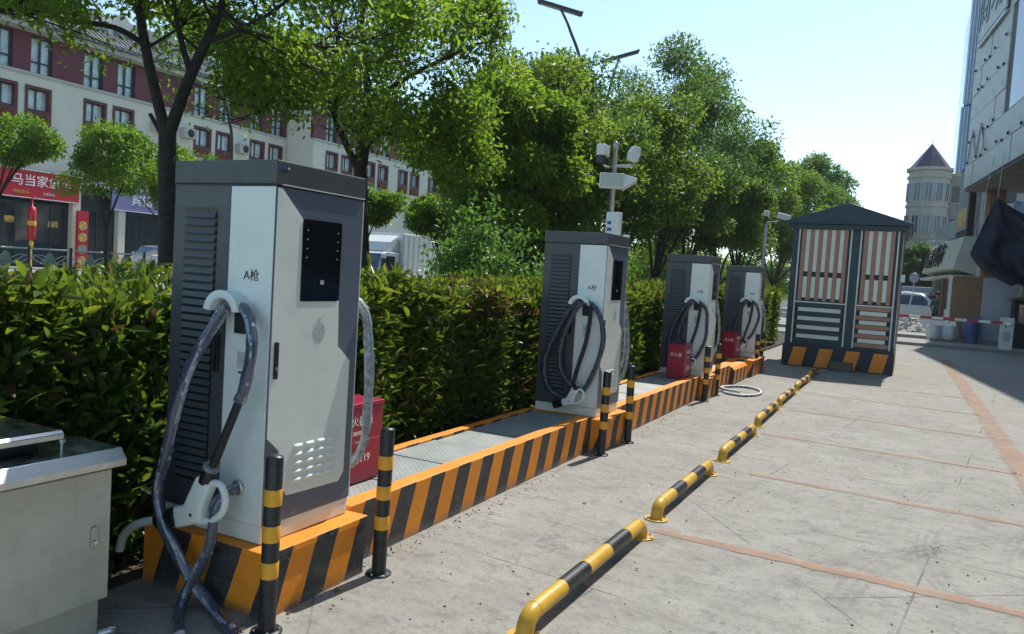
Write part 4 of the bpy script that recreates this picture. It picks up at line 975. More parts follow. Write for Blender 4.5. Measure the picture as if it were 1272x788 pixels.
# ---------------------------------------------------------------- cream building across the road
r = empty('hotel_building', (-40, 10, .4), 0, 'long cream building with maroon upper storey and dark tiled roof', 'building')
def lb(x0, x1, y0, y1, z0, z1, nm, mt, par=None, bev=0): return MB().box(x0+40, x1+40, y0-10, y1-10, z0-.4, z1-.4).build(nm, mt, par or r, bev)
def facade(X, ya, yb, pairs, tag_):
    lb(X-9, X-.35, ya, yb, .4, 12.1, 'core', 'cream_wall')
    # wall skin is laid between the openings so that windows sit in real reveals
    lb(X-.349, X, ya, yb, 9.52, 10.02, 'wall', 'cream_wall'); lb(X-.349, X, ya, yb, 5.3, 7.62, 'wall', 'cream_wall')
    lb(X-.349, X+.10, ya, yb, 10.02, 10.16, 'ledge', 'eave', None, .01)
    lb(X-.349, X+.0, ya, yb, 12.0, 12.1, 'wall', 'maroon')
    ops = []
    for p in pairs: ops += [(p, p+1.34), (p+1.70, p+3.04)]
    edges = [ya]+[v for o_ in ops for v in o_]+[yb]
    for k in range(0, len(edges), 2):
        if edges[k+1]-edges[k] > .02: lb(X-.349, X, edges[k], edges[k+1], 7.62, 9.52, 'wall', 'cream_wall')
    for a, b in ops:
        wi = lb(X-.30, X-.26, a+.14, b-.14, 8.34, 9.38, 'window', 'curtain')
        fr = MB(); 
        for q in ((a, a+.14, 7.62, 9.52), (b-.14, b, 7.62, 9.52), (a+.14, b-.14, 9.38, 9.52), (a+.14, b-.14, 7.62, 8.34)): fr.box(X-.25+40, X+.05+40, q[0]-10, q[1]-10, q[2]-.4, q[3]-.4)
        fr.build('window_frame', 'red_frame', wi)
        lb(X-.25, X-.2, (a+b)/2-.035, (a+b)/2+.035, 8.34, 9.38, 'mullion', 'win_frame', wi)
        for zz in (8.36, 9.33): lb(X-.25, X-.2, a+.14, b-.14, zz, zz+.05, 'mullion', 'win_frame', wi)
        lb(X-.0, X+.12, a-.05, b+.05, 7.52, 7.62, 'sill', 'eave', wi)
        fb = MB()
        for q in range(10): fb.box(X+.05+40, X+.16+40, a-10+.2+q*.1, a-10+.26+q*.1, 7.66+rng.uniform(0, .12)-.4, 7.9+rng.uniform(0, .2)-.4)
        fb.build('flower_box', 'flower', wi)
    up = []
    for p in pairs: up += [(p, p+1.08), (p+1.98, p+3.06)]
    edges = [ya]+[v for o_ in up for v in o_]+[yb]
    for k in range(0, len(edges), 2):
        a, b = edges[k], edges[k+1]; n = max(1, round((b-a)/1.6))
        for q in range(n): lb(X-.349, X-.02, a+(b-a)*q/n+.012, a+(b-a)*(q+1)/n-.012, 10.16, 12.0, 'maroon_panel', 'maroon')
    for a, b in up:
        wi = lb(X-.33, X-.3, a, b, 10.16, 12.0, 'window', 'curtain')
        for yy in (a, (a+b)/2-.035, b-.07): lb(X-.30, X-.18, yy, yy+.07, 10.16, 12.0, 'mullion', 'win_frame', wi)
        for zz in (10.16, 10.72, 11.92): lb(X-.295, X-.2, a+.1, b-.1, zz, zz+.07, 'mullion', 'win_frame', wi)
    MB().prism([(X+40+.0, 11.7), (X+40+.7, 11.74), (X+40+.75, 12.35), (X+40, 12.35)], 'y', ya-10, yb-10).build('eave', 'eave', r)
    MB().prism([(X+40+.9, 11.97), (X+40+.9, 12.05), (X+40-4.5, 15.2), (X+40-9, 15.2), (X+40-9, 11.97)], 'y', ya-10-.2, yb-10).build('roof', 'roof_tile', r)
    mb_ = MB()
    for k in range(int((yb-ya)/.35)):
        y_ = ya-10+k*.35; mb_.prism([(X+40+.9, 12.05), (X+40+.9, 12.14), (X+40-4.5, 15.3), (X+40-4.5, 15.2)], 'y', y_, y_+.16)
    tag(mb_.build('roof_tiles', 'roof_tile', r), kind='stuff')
facade(-40, 8, 41.9, [8.5, 12.9, 17.4, 21.95, 26.74, 33.94, 38.5], 0)
facade(-37.5, 41.92, 62, [43.2, 47.6, 52.0, 56.4], 1)
for y_ in (19, 29.5, 36.5):   # dormers on the roof
    d = MB().prism([(-.9, 12.5), (.9, 12.5), (.9, 13.7), (0, 14.5), (-.9, 13.7)], 'x', -4, -.8).build('dormer', 'eave', r, 0, (0, y_-10, 0))
    MB().box(-.8, -.77, -.6, .6, 12.9, 13.6).build('pane', 'glass_dark', d)
MB().tube([(.08, 31.9, 4), (.08, 31.9, 11.6)], .07, 8).build('downpipe', 'eave', r)
for y_, z_ in ((32.1, 6.2), (32.9, 8.6), (30.9, 8.6), (37.3, 8.4), (46.8, 8.4), (46.6, 5.9)):
    X_ = -40 if y_ < 41 else -37.5
    a_ = lb(X_+.02, X_+.42, y_, y_+.85, z_, z_+.6, 'air_conditioner', 'eave', None, .02); MB().lathe([(.24, 0), (.24, .01), (.05, .012)], n=16).build('fan_grille', 'ink', a_, loc=(X_+40.425, y_-10+.5, z_-.4+.3)).rotation_euler = (0, rad(90), 0)
# shop fronts
lb(-40.349, -40, 8, 41.9, 4.9, 5.3, 'wall', 'cream_wall'); lb(-37.849, -37.5, 41.92, 62, 3.6, 5.3, 'wall', 'cream_wall'); lb(-37.849, -37.5, 41.92, 62, .4, 1.2, 'wall', 'cream_wall')
for a, b in ((42, 43), (47, 48), (52, 53), (57, 58)): lb(-37.848, -37.501, a, b, 1.2, 3.6, 'pillar', 'cream_wall')
for a, b in ((43, 47), (48, 52), (53, 57), (58, 62)): lb(-37.8, -37.75, a, b, 1.2, 3.6, 'pane', 'glass_dark')
lb(-40.34, -40.3, 8, 41.9, .4, 4.9, 'shop_backing', 'dark_interior')
for y_ in (8.3, 12.5, 17.3, 22.2, 26.45, 29.15, 33.2, 37.4, 41.4): lb(-40.25, -39.85, y_-.22, y_+.22, .4, 4.9, 'pillar', 'cream_wall', None, .02)
for a, b, n in ((17.6, 21.9, 4), (22.5, 26.15, 4), (26.75, 28.85, 2), (29.45, 32.9, 3), (33.5, 37.1, 3), (37.7, 41.1, 3)):
    for k in range(n):
        y0, y1 = a+(b-a)*k/n, a+(b-a)*(k+1)/n
        p_ = lb(-40.2, -40.17, y0+.04, y1-.04, .5, 3.6, 'pane', 'glass_dark')
        lb(-40.22, -40.12, y0-.03, y0+.03, .4, 3.7, 'door_frame', 'win_frame', p_); lb(-40.21, -40.13, y0+.03, y1-.03, 3.6, 3.7, 'door_frame', 'win_frame', p_)
for y_, z_ in ((22.9, 2.6), (25.1, 2.5)): lb(-40.16, -40.155, y_, y_+.55, z_, z_+.32, 'window_poster', 'poster')
def shop_sign(y0, y1, z0, z1, mt, lab, x=-39.84):
    q = empty('shop_sign', (x, y0, z0), 0, lab, 'shop sign', 'shop signs')
    MB().box(-.12, .1, 0, y1-y0, 0, z1-z0).build('board', mt, q, .01)
    for zz in (0, z1-z0-.05): MB().box(.1, .13, .0, y1-y0, zz, zz+.05).build('trim', 'paper', q)
    return q
q = shop_sign(22.55, 26.5, 3.86, 5.3, 'sign_red', 'red restaurant sign with large white characters')
MB().box(-.1, .1, -2.6, -.02, 0, .95).build('board', 'sign_red', q, .01)
text('马当家鱼馆', .62, frame_mtx((.105, 1.95, .86), (0, 1, 0), (0, 0, 1)), 'sign_white', q, ext=.01)
text('特色鱼头', .2, frame_mtx((.105, .9, .28), (0, 1, 0), (0, 0, 1)), 'sign_gold', q, ext=.008)
text('订餐热线', .16, frame_mtx((.105, 2.3, .28), (0, 1, 0), (0, 0, 1)), 'paper', q, ext=.008)
q = shop_sign(28.4, 33.4, 3.75, 5.0, 'sign_purple', 'pale purple shop sign with white lettering')
text('宾馆', .7, frame_mtx((.105, 1.9, .65), (0, 1, 0), (0, 0, 1)), 'sign_white', q, ext=.01)
def lantern(y_):
    q = empty('lantern_column', (-39.3, y_, .4), 0, 'red hanging lantern column with gold band before the restaurant', 'lantern')
    MB().lathe([(.02, .95), (.09, 1.0), (.1, 1.3), (.05, 1.35)], n=14).build('tassel', 'sign_gold', q)
    MB().lathe([(.05, 1.35), (.17, 1.4), (.2, 1.7), (.2, 2.7), (.17, 3.0), (.05, 3.05), (.03, 3.5)], n=14).build('lantern_body', 'sign_red', q)
    MB().lathe([(.205, 2.1), (.207, 2.12), (.207, 2.3), (.205, 2.32)], n=14).build('gold_band', 'sign_gold', q)
    MB().lathe([(.06, 0), (.05, .95)], n=10).build('stand', 'sign_gold', q)
lantern(23.75)
q = empty('menu_board', (-39.5, 26.55, .4), 0, 'tall red menu board with dish pictures between the shops', 'menu board')
MB().box(-.06, .06, -.32, .32, 0, 3.1).build('panel', 'sign_red', q, .01)
for k, mn in enumerate(('poster', 'leaf_green_print', 'poster', 'poster')):
    MB().lathe([(.01, 0), (.25, .004), (.25, .012)], n=18).build('dish_picture', 'poster' if k != 1 else 'lotus', q, loc=(.06, 0, .45+.62*k)).rotation_euler = (0, rad(90), 0)
q = empty('street_plate', (-24.5, 20.6, 0), 0, 'small blue sign plate on a post left of the forked trunk', 'sign')
MB().cyl(0, 0, 0, 2.5, .03, 8).build('post', 'galv', q); MB().box(.03, .05, -.12, .12, 1.75, 2.3).build('plate', 'blue_plate', q)

# ---------------------------------------------------------------- vehicles
def car(loc, rz, paint, lab, group, L=4.5, W=1.82, Hh=1.5, cat='car'):
    r = empty('parked_car', loc, rz, lab, cat, group)     # nose points to -y
    k = Hh/1.5; a = L/4.5
    prof = [(-2.22, .32), (-2.25, .55), (-2.15, .74), (-1.95, .82), (-1.15, .95), (-.55, 1.36), (-.2, 1.47), (.5, 1.5), (1.2, 1.46), (1.75, 1.15), (2.05, .98), (2.22, .92), (2.25, .6), (2.2, .3)]
    belt = .93
    sec = []
    def half(y, z):
        t_ = max(0, (z-belt)/(1.5-belt)); e = max(0, abs(y)-1.7)
        return (W/2)*(1-.24*t_)*(1-.35*e*e)-.02*(z < .5)
    lo = [(y*a, z*k) for y, z in prof]
    nx = 9
    ys = [-2.25, -2.2, -2.0, -1.7, -1.3, -.95, -.6, -.25, .1, .5, .9, 1.3, 1.6, 1.9, 2.1, 2.22, 2.25]
    up = prof[2:-2]
    def top(y): return float(np.interp(y, [p[0] for p in up], [p[1] for p in up]))
    rows = []
    for y in ys:
        zt = top(y); row = []
        for z in (.28, .5, .72, min(belt, zt-.02), zt*.5+min(belt, zt-.02)*.5, zt-.015):
            row.append((half(y, z), y*a, z*k))
        row.append((half(y, zt)*.75, y*a, zt*k)); row.append((0, y*a, (zt+.012)*k)); rows.append(row)
    m_ = len(rows[0]); full = [[(-x, y, z) for x, y, z in row[:-1]]+[row[-1]]+[row[i] for i in range(m_-2, -1, -1)] for row in rows]
    mb = MB(); n2 = len(full[0]); vs = [p for row in full for p in row]
    mb.add(vs, [(i*n2+j, i*n2+j+1, (i+1)*n2+j+1, (i+1)*n2+j) for i in range(len(full)-1) for j in range(n2-1)], True)
    mb.add(full[0], [tuple(range(n2))]); mb.add(full[-1], [tuple(range(n2-1, -1, -1))]); mb.add([full[0][0], full[0][-1], full[-1][-1], full[-1][0]], [(0, 1, 2, 3)])
    mb.build('body', paint, r)
    def glass(pts, nm):
        MB().add(pts+[(x*.97, y*.995, z-.012) for x, y, z in pts], [tuple(range(len(pts))), tuple(range(2*len(pts)-1, len(pts)-1, -1))]+[(i, i+len(pts), (i+1) % len(pts)+len(pts), (i+1) % len(pts)) for i in range(len(pts))]).build(nm, 'glass_blue', r)
    hw = lambda y, z: half(y, z)+.008
    glass([(-.80*W/1.82, -1.08*a, 1.0*k), (.80*W/1.82, -1.08*a, 1.0*k), (.62*W/1.82, -.5*a, 1.41*k), (-.62*W/1.82, -.5*a, 1.41*k)], 'windscreen')
    glass([(.76*W/1.82, 1.72*a, 1.18*k), (-.76*W/1.82, 1.72*a, 1.18*k), (-.62*W/1.82, 1.26*a, 1.45*k), (.62*W/1.82, 1.26*a, 1.45*k)], 'rear_window')
    for s_ in (-1, 1):
        for pl in ([(-.9, .98), (.12, .98), (.12, 1.38), (-.35, 1.36)], [(.2, .98), (1.35, .98), (1.15, 1.36), (.2, 1.38)]):
            glass([(s_*hw(y, z), y*a, z*k) for y, z in (pl if s_ > 0 else pl[::-1])], 'side_window')
        for y in (-1.4, 1.4):
            wv = MB().tube([(s_*(W/2-.2), y*a, .32), (s_*(W/2+.005), y*a, .32)], .32, 20).build('wheel', 'tyre', r)
            MB().tube([(s_*(W/2+.0), y*a, .32), (s_*(W/2+.012), y*a, .32)], .2, 14).build('rim', 'car_silver', wv)
        MB().box(s_*.5-.16, s_*.5+.16, -2.27*a, -2.1*a, .62*k, .74*k).build('headlight', 'lamp_lens', r, .03)
        MB().box(s_*.62-.16, s_*.62+.16, 2.12*a, 2.27*a, .72*k, .88*k).build('tail_light', 'tail_red', r, .03)
        MB().box(min(s_*(W/2-.02), s_*(W/2+.17)), max(s_*(W/2-.02), s_*(W/2+.17)), -.85*a, -.72*a, 1.0*k, 1.12*k).build('mirror', paint, r, .03)
    MB().box(-.5, .5, -2.275*a, -2.2*a, .42*k, .58*k).build('grille', 'black_plastic', r, .02)
    return r
car((-34.8, 27.6, .4), rad(38), 'car_silver', 'silver car parked behind the street railing near the cream pillar', 'parked cars')
car((4.3, 8.6, 0), rad(8), 'car_navy', 'dark blue car reflected in the nearest charger screen', 'parked cars')
car((-20, 33.5, 0), 0, 'car_white', 'white car behind the truck, half hidden by leaves', 'parked cars')
# box truck
r = empty('box_truck', (-22, 31.4, 0), 0, 'white box truck with blue windscreen driving left behind the hedge', 'truck')
MB().box(-1.0, 1.0, -1.6, 1.75, .75, 3.15).build('cargo_box', 'white_paint', r, .03)
mb = MB().prism([(-3.25, .5), (-3.28, 1.25), (-3.0, 2.15), (-2.75, 2.25), (-1.72, 2.25), (-1.72, .5)], 'x', -.95, .95); cb = mb.build('cab', 'car_white', r, .06, None, 3)
MB().prism([(-2.7, 2.27), (-2.45, 2.7), (-1.75, 3.05), (-1.72, 2.27)], 'x', -.85, .85).build('wind_deflector', 'white_paint', r, .06)
MB().prism([(-3.295, 1.3), (-3.02, 2.14), (-3.0, 2.12), (-3.27, 1.29)], 'x', -.85, .85).build('windscreen', 'glass_blue', cb)
for s_ in (-1, 1):
    MB().prism([(-2.95, 1.35), (-2.1, 1.35), (-2.1, 2.05), (-2.75, 2.05)], 'x', s_*.952, s_*.962).build('side_window', 'glass_dark', cb)
    MB().box(s_*1.05-.08, s_*1.05+.08, -3.2, -3.05, 1.5, 1.95).build('mirror', 'black_plastic', cb, .02)
    MB().box(s_*.65-.16, s_*.65+.16, -3.31, -3.2, .7, .88).build('headlight', 'lamp_lens', cb, .02)
    for y in (-2.55, .9):
        wv = MB().tube([(s_*.68, y, .4), (s_*.95, y, .4)], .4, 20).build('wheel', 'tyre', r); MB().tube([(s_*.94, y, .4), (s_*.965, y, .4)], .22, 14).build('rim', 'galv', wv)
for k in range(8): MB().box(1.0, 1.012, -1.5+.42*k, -1.47+.42*k, .8, 3.1).build('box_rib', 'white_paint', r)
MB().box(-.5, .5, -3.2, 1.6, .45, .75).build('chassis', 'black_plastic', r)
# ---------------------------------------------------------------- right hand side: clad mall building, canopy, gate
# facade line: far end (1.83, 40.2), running back towards the camera at -7 degrees
A7 = math.atan(.126); fx, fy = 1.83, 40.2
r = empty('clad_building', (fx, fy, 0), A7, 'tall building with pale stone panel cladding and deep overhang at the right', 'building')
# local frame: y runs along the facade (negative towards the camera), x into the building
TOP = 17.2; OV = 6.65
MB().box(.06, 14, -44, 0, OV, TOP).build('upper_block', 'concrete_dark', r)
MB().box(3.0, 14, -44, -.2, 0, OV-.01).build('ground_floor', 'concrete_dark', r)
ph, pw = 1.0, 1.55
pm = MB().box(-.0, .05, .012, pw-.012, .012, ph-.012).mesh('panel', 'panel_pale')
pn = 0
openings = [(-9.2, -6.9, 8.7, 12.6)]
for i in range(19):
    for j in range(int((TOP-OV)/ph)+1):
        y0 = -pw*(i+1); z0 = OV+ph*j
        if z0+ph > TOP+.4: continue
        if any(a-.8 < y0+pw/2 < b+.8 and c_ < z0+ph/2 < d_ for a, b, c_, d_ in openings): continue
        o = link('panel', pm, r, 0, (.0+.006*((i*7+j*5) % 4), y0, z0)); pn += 1
for a, b, c_, d_ in openings: MB().box(.03, .058, a, b, c_, d_).build('window_glass', 'glass_blue', r)
# end wall towards the far side
for j in range(11):
    for i in range(3): MB().box(.06+1.5*i, 1.5+1.5*i, -.001, .05, OV+ph*j+.012, OV+ph*(j+1)-.012).build('panel', 'panel_pale', r)
# anchor sockets and braces left by a removed sign
an = MB().lathe([(.06, 0), (.06, .05), (.03, .06)], n=8).mesh('anchor', 'ink')
for i in range(15):
    for j in (1, 2, 4, 5): 
        if (i*3+j) % 4 and not (j in (2, 4, 5) and -10 < -.5-.86*i < -6.2): o = link('anchor', an, r, 0, (-.01, -.5-.86*i, OV+ph*j+.1*((i+j) % 2))); o.rotation_euler = (0, rad(-90), 0)
for a in (-2.0, -3.6): MB().tube([(-.03, a, OV+1.2), (-.03, a+.9, OV+2.4)], .025, 6).build('brace', 'galv', r); MB().tube([(-.03, a+.9, OV+2.4), (-.03, a+1.5, OV+1.1)], .025, 6).build('brace', 'galv', r)
# sign frame high on the facade
fr = MB().box(-.12, -.02, -5.6, -.9, 12.6, 12.72).build('sign_frame', 'galv', r); MB().box(-.12, -.02, -.98, -.9, 12.72, 15.6).build('sign_frame', 'galv', r)
MB().box(-.11, -.05, -5.6, -1.0, 12.8, 15.6).build('sign_board', 'panel_pale', fr)
text('商场', 2.2, frame_mtx((-.115, -2.9, 14.1), (0, -1, 0), (0, 0, 1)), 'kiosk_green', fr, ext=.02)
# soffit slabs, columns and shop front under the overhang
for k in range(8): MB().box(.07, 3.2, -5.4*(k+1)+.04, -5.4*k-.04, OV-.12, OV-.015).build('soffit_panel', 'concrete_dark', r)
for y in (-.6, -7.5, -15, -24): MB().box(.9, 1.5, y-.35, y+.35, 0, OV-.13).build('column', 'cardboard', r, .03)
for k in range(5): MB().box(2.9, 2.98, -3.2-3*k, -.4-3*k, .2, 4.8).build('shop_glass', 'glass_dark', r)
for k in range(6): MB().box(2.84, 2.99, -.36-3*k, -.24-3*k, 0, 5.2).build('shop_frame', 'concrete_dark', r)
# pale market fascia beyond the corner
q = empty('market_fascia', (1.95, 38.9, 0), A7, 'pale shop fascia with dark lettering under the clad building', 'shop sign')
MB().prism([(-.55, 3.0), (.3, 2.75), (.3, 4.35), (-.25, 4.35)], 'y', -1.6, 6.6).build('board', 'shopsign_pale', q, .02)
MB().box(-.62, .3, -1.6, 6.6, 2.62, 2.74).build('ledge', 'eave', q)
MB().box(-.05, .28, -1.5, 6.5, .2, 2.62).build('wall', 'concrete_dark', q)
text('超市', 1.25, frame_mtx((-.48, 2.6, 3.65), (0, -1, 0), (.22, 0, 1)), 'ink', q, ext=.03)
text('生活', 1.1, frame_mtx((-.48, 5.2, 3.6), (0, -1, 0), (.22, 0, 1)), 'ink', q, ext=.03)
q = empty('billboard', (2.1, 41.5, 4.6), A7, 'upright dark framed billboard above the market fascia', 'billboard')
MB().box(-.12, .12, -1.3, 1.3, 0, 3.3).build('frame', 'ink', q); MB().box(-.15, -.12, -1.1, 1.1, .3, 3.1).build('panel', 'grey_wall', q); MB().box(-.155, -.15, -.9, .9, .5, 1.3).build('print', 'poster', q)
# dark tarpaulin hung from the soffit
def tarpf(u, v):
    z = 5.15-2.9*v
    xl = float(np.interp(z, [2.25, 2.75, 3.1, 3.3, 4.3, 5.15], [3.05, 2.15, 1.88, 1.78, 2.1, 2.4]))
    xr = float(np.interp(z, [2.25, 3.9, 4.4, 4.9, 5.15], [4.6, 4.6, 3.6, 2.8, 2.46]))
    return (xl+(xr-xl)*u-2.55, .16*math.sin(u*15+v*4)*(.3+v)+.1*math.sin(u*31+2-v*6)*v+.05*math.sin(v*23+u*5), z+.08*math.sin(u*13)*v)
mb = MB(); mb.grid(tarpf, 40, 30)
o = mb.build('tarpaulin', 'tarp', None, 0, (2.55, 30.6, 0)); sm_ = o.modifiers.new('thick', 'SOLIDIFY'); sm_.thickness = .02
tag(o, 'large dark navy tarpaulin hanging in folds below the overhang', 'tarpaulin')
for a_, b_ in (((-.12, 0, 5.14), (-.05, .2, 6.6)), ((1.4, 0, 4.2), (1.5, .3, 6.55)), ((-.75, 0, 3.32), (-.3, .5, 6.6))): MB().tube([a_, b_], .012, 6).build('rope', 'galv', o)
mb = MB(); mb.grid(lambda u, v: (3.0+1.6*u, 31.5+.15*math.sin(u*14+v*5), 5.2-1.4*v-.35*u*(1-u)), 14, 8); o = mb.build('tarpaulin', 'van_blue'); o.modifiers.new('thick', 'SOLIDIFY').thickness = .02
tag(o, 'pale blue folded sheet behind the dark tarpaulin', 'tarpaulin')

# hoarding boards
def board(x0, x1, y, z0, z1, mt, lab, rz=0, th=.04):
    o = MB().box(0, x1-x0, 0, th, 0, z1-z0).build('hoarding_board', mt, None, .004, (x0, y, z0)); o.rotation_euler = (0, 0, rz)
    tag(o, lab, 'board', 'boards of the building site hoarding'); return o
board(1.19, 1.42, 34.9, .22, 2.5, 'cardboard', 'narrow brown board at the left end of the hoarding', rad(50))
board(1.40, 1.52, 34.75, .22, 2.62, 'slat_white', 'thin pale upright post board in the hoarding', 0, .08)
board(1.55, 2.52, 34.6, .22, 2.62, 'cardboard', 'wide brown particle board in the hoarding')
board(2.54, 3.75, 34.62, .22, 2.6, 'board_white', 'wide bluish white board in the hoarding')
board(2.1, 2.62, 34.3, .22, 1.05, 'bin_blue', 'low blue panel leaning before the brown board')
o = MB().lathe([(.23, 0), (.25, .05), (.28, .75), (.29, .78), (.27, .8)], n=20).build('blue_barrel', 'bin_blue', None, 0, (2.2, 33.6, .1)); tag(o, 'blue plastic barrel before the brown board', 'barrel')
def bag(x, y, z, s_, seed, mt, lab, nm='sack'):
    rg = random.Random(seed); mb = MB()
    ph_ = [rg.uniform(0, 6) for _ in range(4)]
    def f_(u, v):
        th = u*2*math.pi; t_ = v*math.pi; rr_ = (math.sin(t_)**.6)*(1+.12*math.sin(3*th+ph_[0])+.08*math.sin(5*th+v*4+ph_[1]))
        return (s_*.25*rr_*math.cos(th), s_*.23*rr_*math.sin(th), s_*(.31-.31*math.cos(t_)+.03*math.sin(4*th+ph_[2])*math.sin(t_)))
    mb.grid(f_, 16, 10); o = mb.build(nm, mt, None, 0, (x, y, z)); return tag(o, lab, 'sack', 'white sacks by the gate')
bag(1.02, 33.3, .1, 1.15, 1, 'bag_white', 'white sack standing left of the blue barrel, nearer the rubble')
bag(1.5, 33.4, .1, 1.2, 2, 'bag_white', 'white sack standing right next to the blue barrel')
rg = random.Random(12); mb = MB()
for k in range(230):
    a = rg.uniform(0, 6.28); q = rg.random()**.6; x = .2+1.0*q*math.cos(a); y = 38.2+1.3*q*math.sin(a); z = .22+.75*(1-q)*rg.random()
    s_ = rg.uniform(.06, .2); vs = [(x+s_*rg.uniform(.5, 1)*p[0], y+s_*rg.uniform(.5, 1)*p[1], z+s_*.7*rg.uniform(.5, 1)*p[2]) for p in ((1,0,0),(0,1,0),(-1,0,0),(0,-1,0),(0,0,1),(0,0,-1))]
    mb.add(vs, [(0,1,4),(1,2,4),(2,3,4),(3,0,4),(1,0,5),(2,1,5),(3,2,5),(0,3,5)])
tag(mb.build('rubble_pile', 'rubble'), 'heap of white rubble and bags left of the hoarding', 'rubble', kind='stuff')

# barrier gate
r = empty('barrier_gate', (3.06, 30.75, .1), 0, 'car park barrier with red and white arm and white cabinet', 'barrier')
cb = MB().box(-.19, .19, -.17, .17, 0, 1.08).build('cabinet', 'white_paint', r, .02)
text('P', .3, frame_mtx((0, -.172, .83), (1, 0, 0), (0, 0, 1)), 'ink_blue', cb, ext=.004)
MB().box(-.1, .1, -.174, -.17, .3, .6).build('notice', 'panel_pale', cb)
arm = MB().box(-3.6, .12, -.24, -.2, .86, .95).build('arm', 'sign_white', r, .006)
for k in range(5): MB().box(-3.3+.7*k, -2.95+.7*k, -.2415, -.1985, .861, .951).build('red_band', 'barrier_red', arm)
MB().box(-2.6, -1.5, -.215, -.205, .66, .83).build('hanging_board', 'sign_white', arm)
MB().cyl(0, 0, 0, .1, .08, 14).build('hub', 'steel', r, loc=(0, -.27, .9)).rotation_euler = (rad(-90), 0, 0)
q = empty('guard_booth', (3.95, 33.0, .1), 0, 'dark guard booth with pitched lid beside the gate cabinet', 'booth')
MB().box(-.55, .55, -.5, .5, 0, 1.7).build('body', 'ink', q, .02); MB().prism([(-.75, 1.7), (.75, 1.7), (.2, 2.0)], 'y', -.65, .65).build('roof', 'concrete_dark', q, .02); MB().box(-.4, .3, -.53, -.501, .9, 1.55).build('pane', 'glass_dark', q)

# person by the gate
def person(loc, rz, lab):
    root = empty('person', loc, rz, lab, 'person')
    V = [(0,0,.95),(0,0,1.15),(0,.01,1.35),(0,0,1.46),(0,-.01,1.53),(.17,0,1.38),(.23,.02,1.12),(.2,-.12,.95),(.19,-.16,.87),(-.17,0,1.38),(-.24,.03,1.12),(-.23,-.03,.88),(-.23,-.05,.79),(.09,0,.9),(.10,-.02,.5),(.10,.02,.09),(.10,-.12,.04),(-.09,0,.9),(-.10,.03,.5),(-.11,.06,.09),(-.11,-.08,.04)]
    E = [(0,1),(1,2),(2,3),(3,4),(2,5),(5,6),(6,7),(7,8),(2,9),(9,10),(10,11),(11,12),(0,13),(13,14),(14,15),(15,16),(0,17),(17,18),(18,19),(19,20)]
    Rd = [.15,.14,.16,.065,.055,.065,.05,.038,.04,.065,.05,.038,.04,.095,.062,.045,.045,.095,.062,.045,.045]
    me = bpy.data.meshes.new('body'); me.from_pydata(V, E, [])
    for q in ('shirt', 'trousers', 'skin'): me.materials.append(M[q])
    o = link('body', me, root); sk = o.modifiers.new('skin', 'SKIN'); o.modifiers.new('sub', 'SUBSURF').levels = 2
    for i, rdv in enumerate(Rd): me.skin_vertices[0].data[i].radius = (rdv, rdv*(.72 if i < 3 else 1)); me.skin_vertices[0].data[i].use_root = i == 0
    dg = bpy.context.evaluated_depsgraph_get(); dg.update(); nm = bpy.data.meshes.new_from_object(o.evaluated_get(dg))
    bpy.data.objects.remove(o)
    nm.materials.clear()
    for q in ('shirt', 'trousers', 'skin', 'tyre'): nm.materials.append(M[q])
    for p in nm.polygons:
        c = p.center; p.use_smooth = True
        p.material_index = 3 if c.z < .09 else 1 if c.z < .93 and abs(c.x) < .19 and not (c.z > .78 and abs(c.x) > .17) else 2 if (c.z > 1.47 or (abs(c.x) > .16 and c.z < 1.12)) else 0
    link('body', nm, root)
    def hf(u, v):
        th = u*2*math.pi; t_ = v*math.pi; x = .078*math.sin(t_)*math.cos(th); y = .095*math.sin(t_)*math.sin(th)-.01; z = 1.64-.115*math.cos(t_)
        if y < -.05 and 1.6 < z < 1.66 and abs(x) < .02: y -= .02
        return (x*(.85 if z < 1.57 else 1), y, z)
    MB().grid(hf, 20, 14).build('head', 'skin', root)
    MB().grid(lambda u, v: tuple(a*b for a, b in zip(hf(u, .42+.58*v), (1.1, 1.1, 1))) if True else None, 20, 8).build('hair', 'hair', root, 0, (0, .018, .012))
    for s_ in (-1, 1): MB().lathe([(.004, 0), (.018, .004), (.016, .012)], n=8).build('ear', 'skin', root, loc=(s_*.076, 0, 1.64)).rotation_euler = (0, rad(90)*s_, 0)
person((1.12, 36.5, .22), rad(160), 'person in a dark teal shirt standing by the white cars')
# cars beyond the gate
for i, (x, y, p, lab, gz) in enumerate((( .62, 42.3, 'car_white', 'nearest of the white cars parked beyond the gate', 1.72), (.5, 45.3, 'car_white', 'middle one of the white cars parked beyond the gate', 1.78), (.55, 48.5, 'car_silver', 'farthest of the cars parked beyond the gate, silver', 1.75))):
    car((x, y, .22), rad(68), p, lab, 'cars parked beyond the gate', 4.4, 1.84, gz)
r = empty('delivery_van', (.9, 60, .22), rad(75), 'pale blue van behind the white parked cars', 'van')
MB().prism([(-2.4, .35), (-2.45, .95), (-1.9, 1.2), (-1.25, 2.1), (-.9, 2.25), (2.5, 2.25), (2.55, .35)], 'x', -.95, .95).build('body', 'van_blue', r, .08, None, 3)
MB().prism([(-1.93, 1.25), (-1.32, 2.05), (-1.30, 2.03), (-1.90, 1.23)], 'x', -.8, .8).build('windscreen', 'glass_dark', r, 0, (0, -.03, .02))
for s_ in (-1, 1):
    MB().prism([(-1.7, 1.25), (-.7, 1.25), (-.7, 1.95), (-1.2, 1.95)], 'x', s_*.951, s_*.96).build('side_window', 'glass_dark', r)
    for y in (-1.6, 1.6): MB().tube([(s_*.75, y, .34), (s_*.965, y, .34)], .34, 18).build('wheel', 'tyre', r)

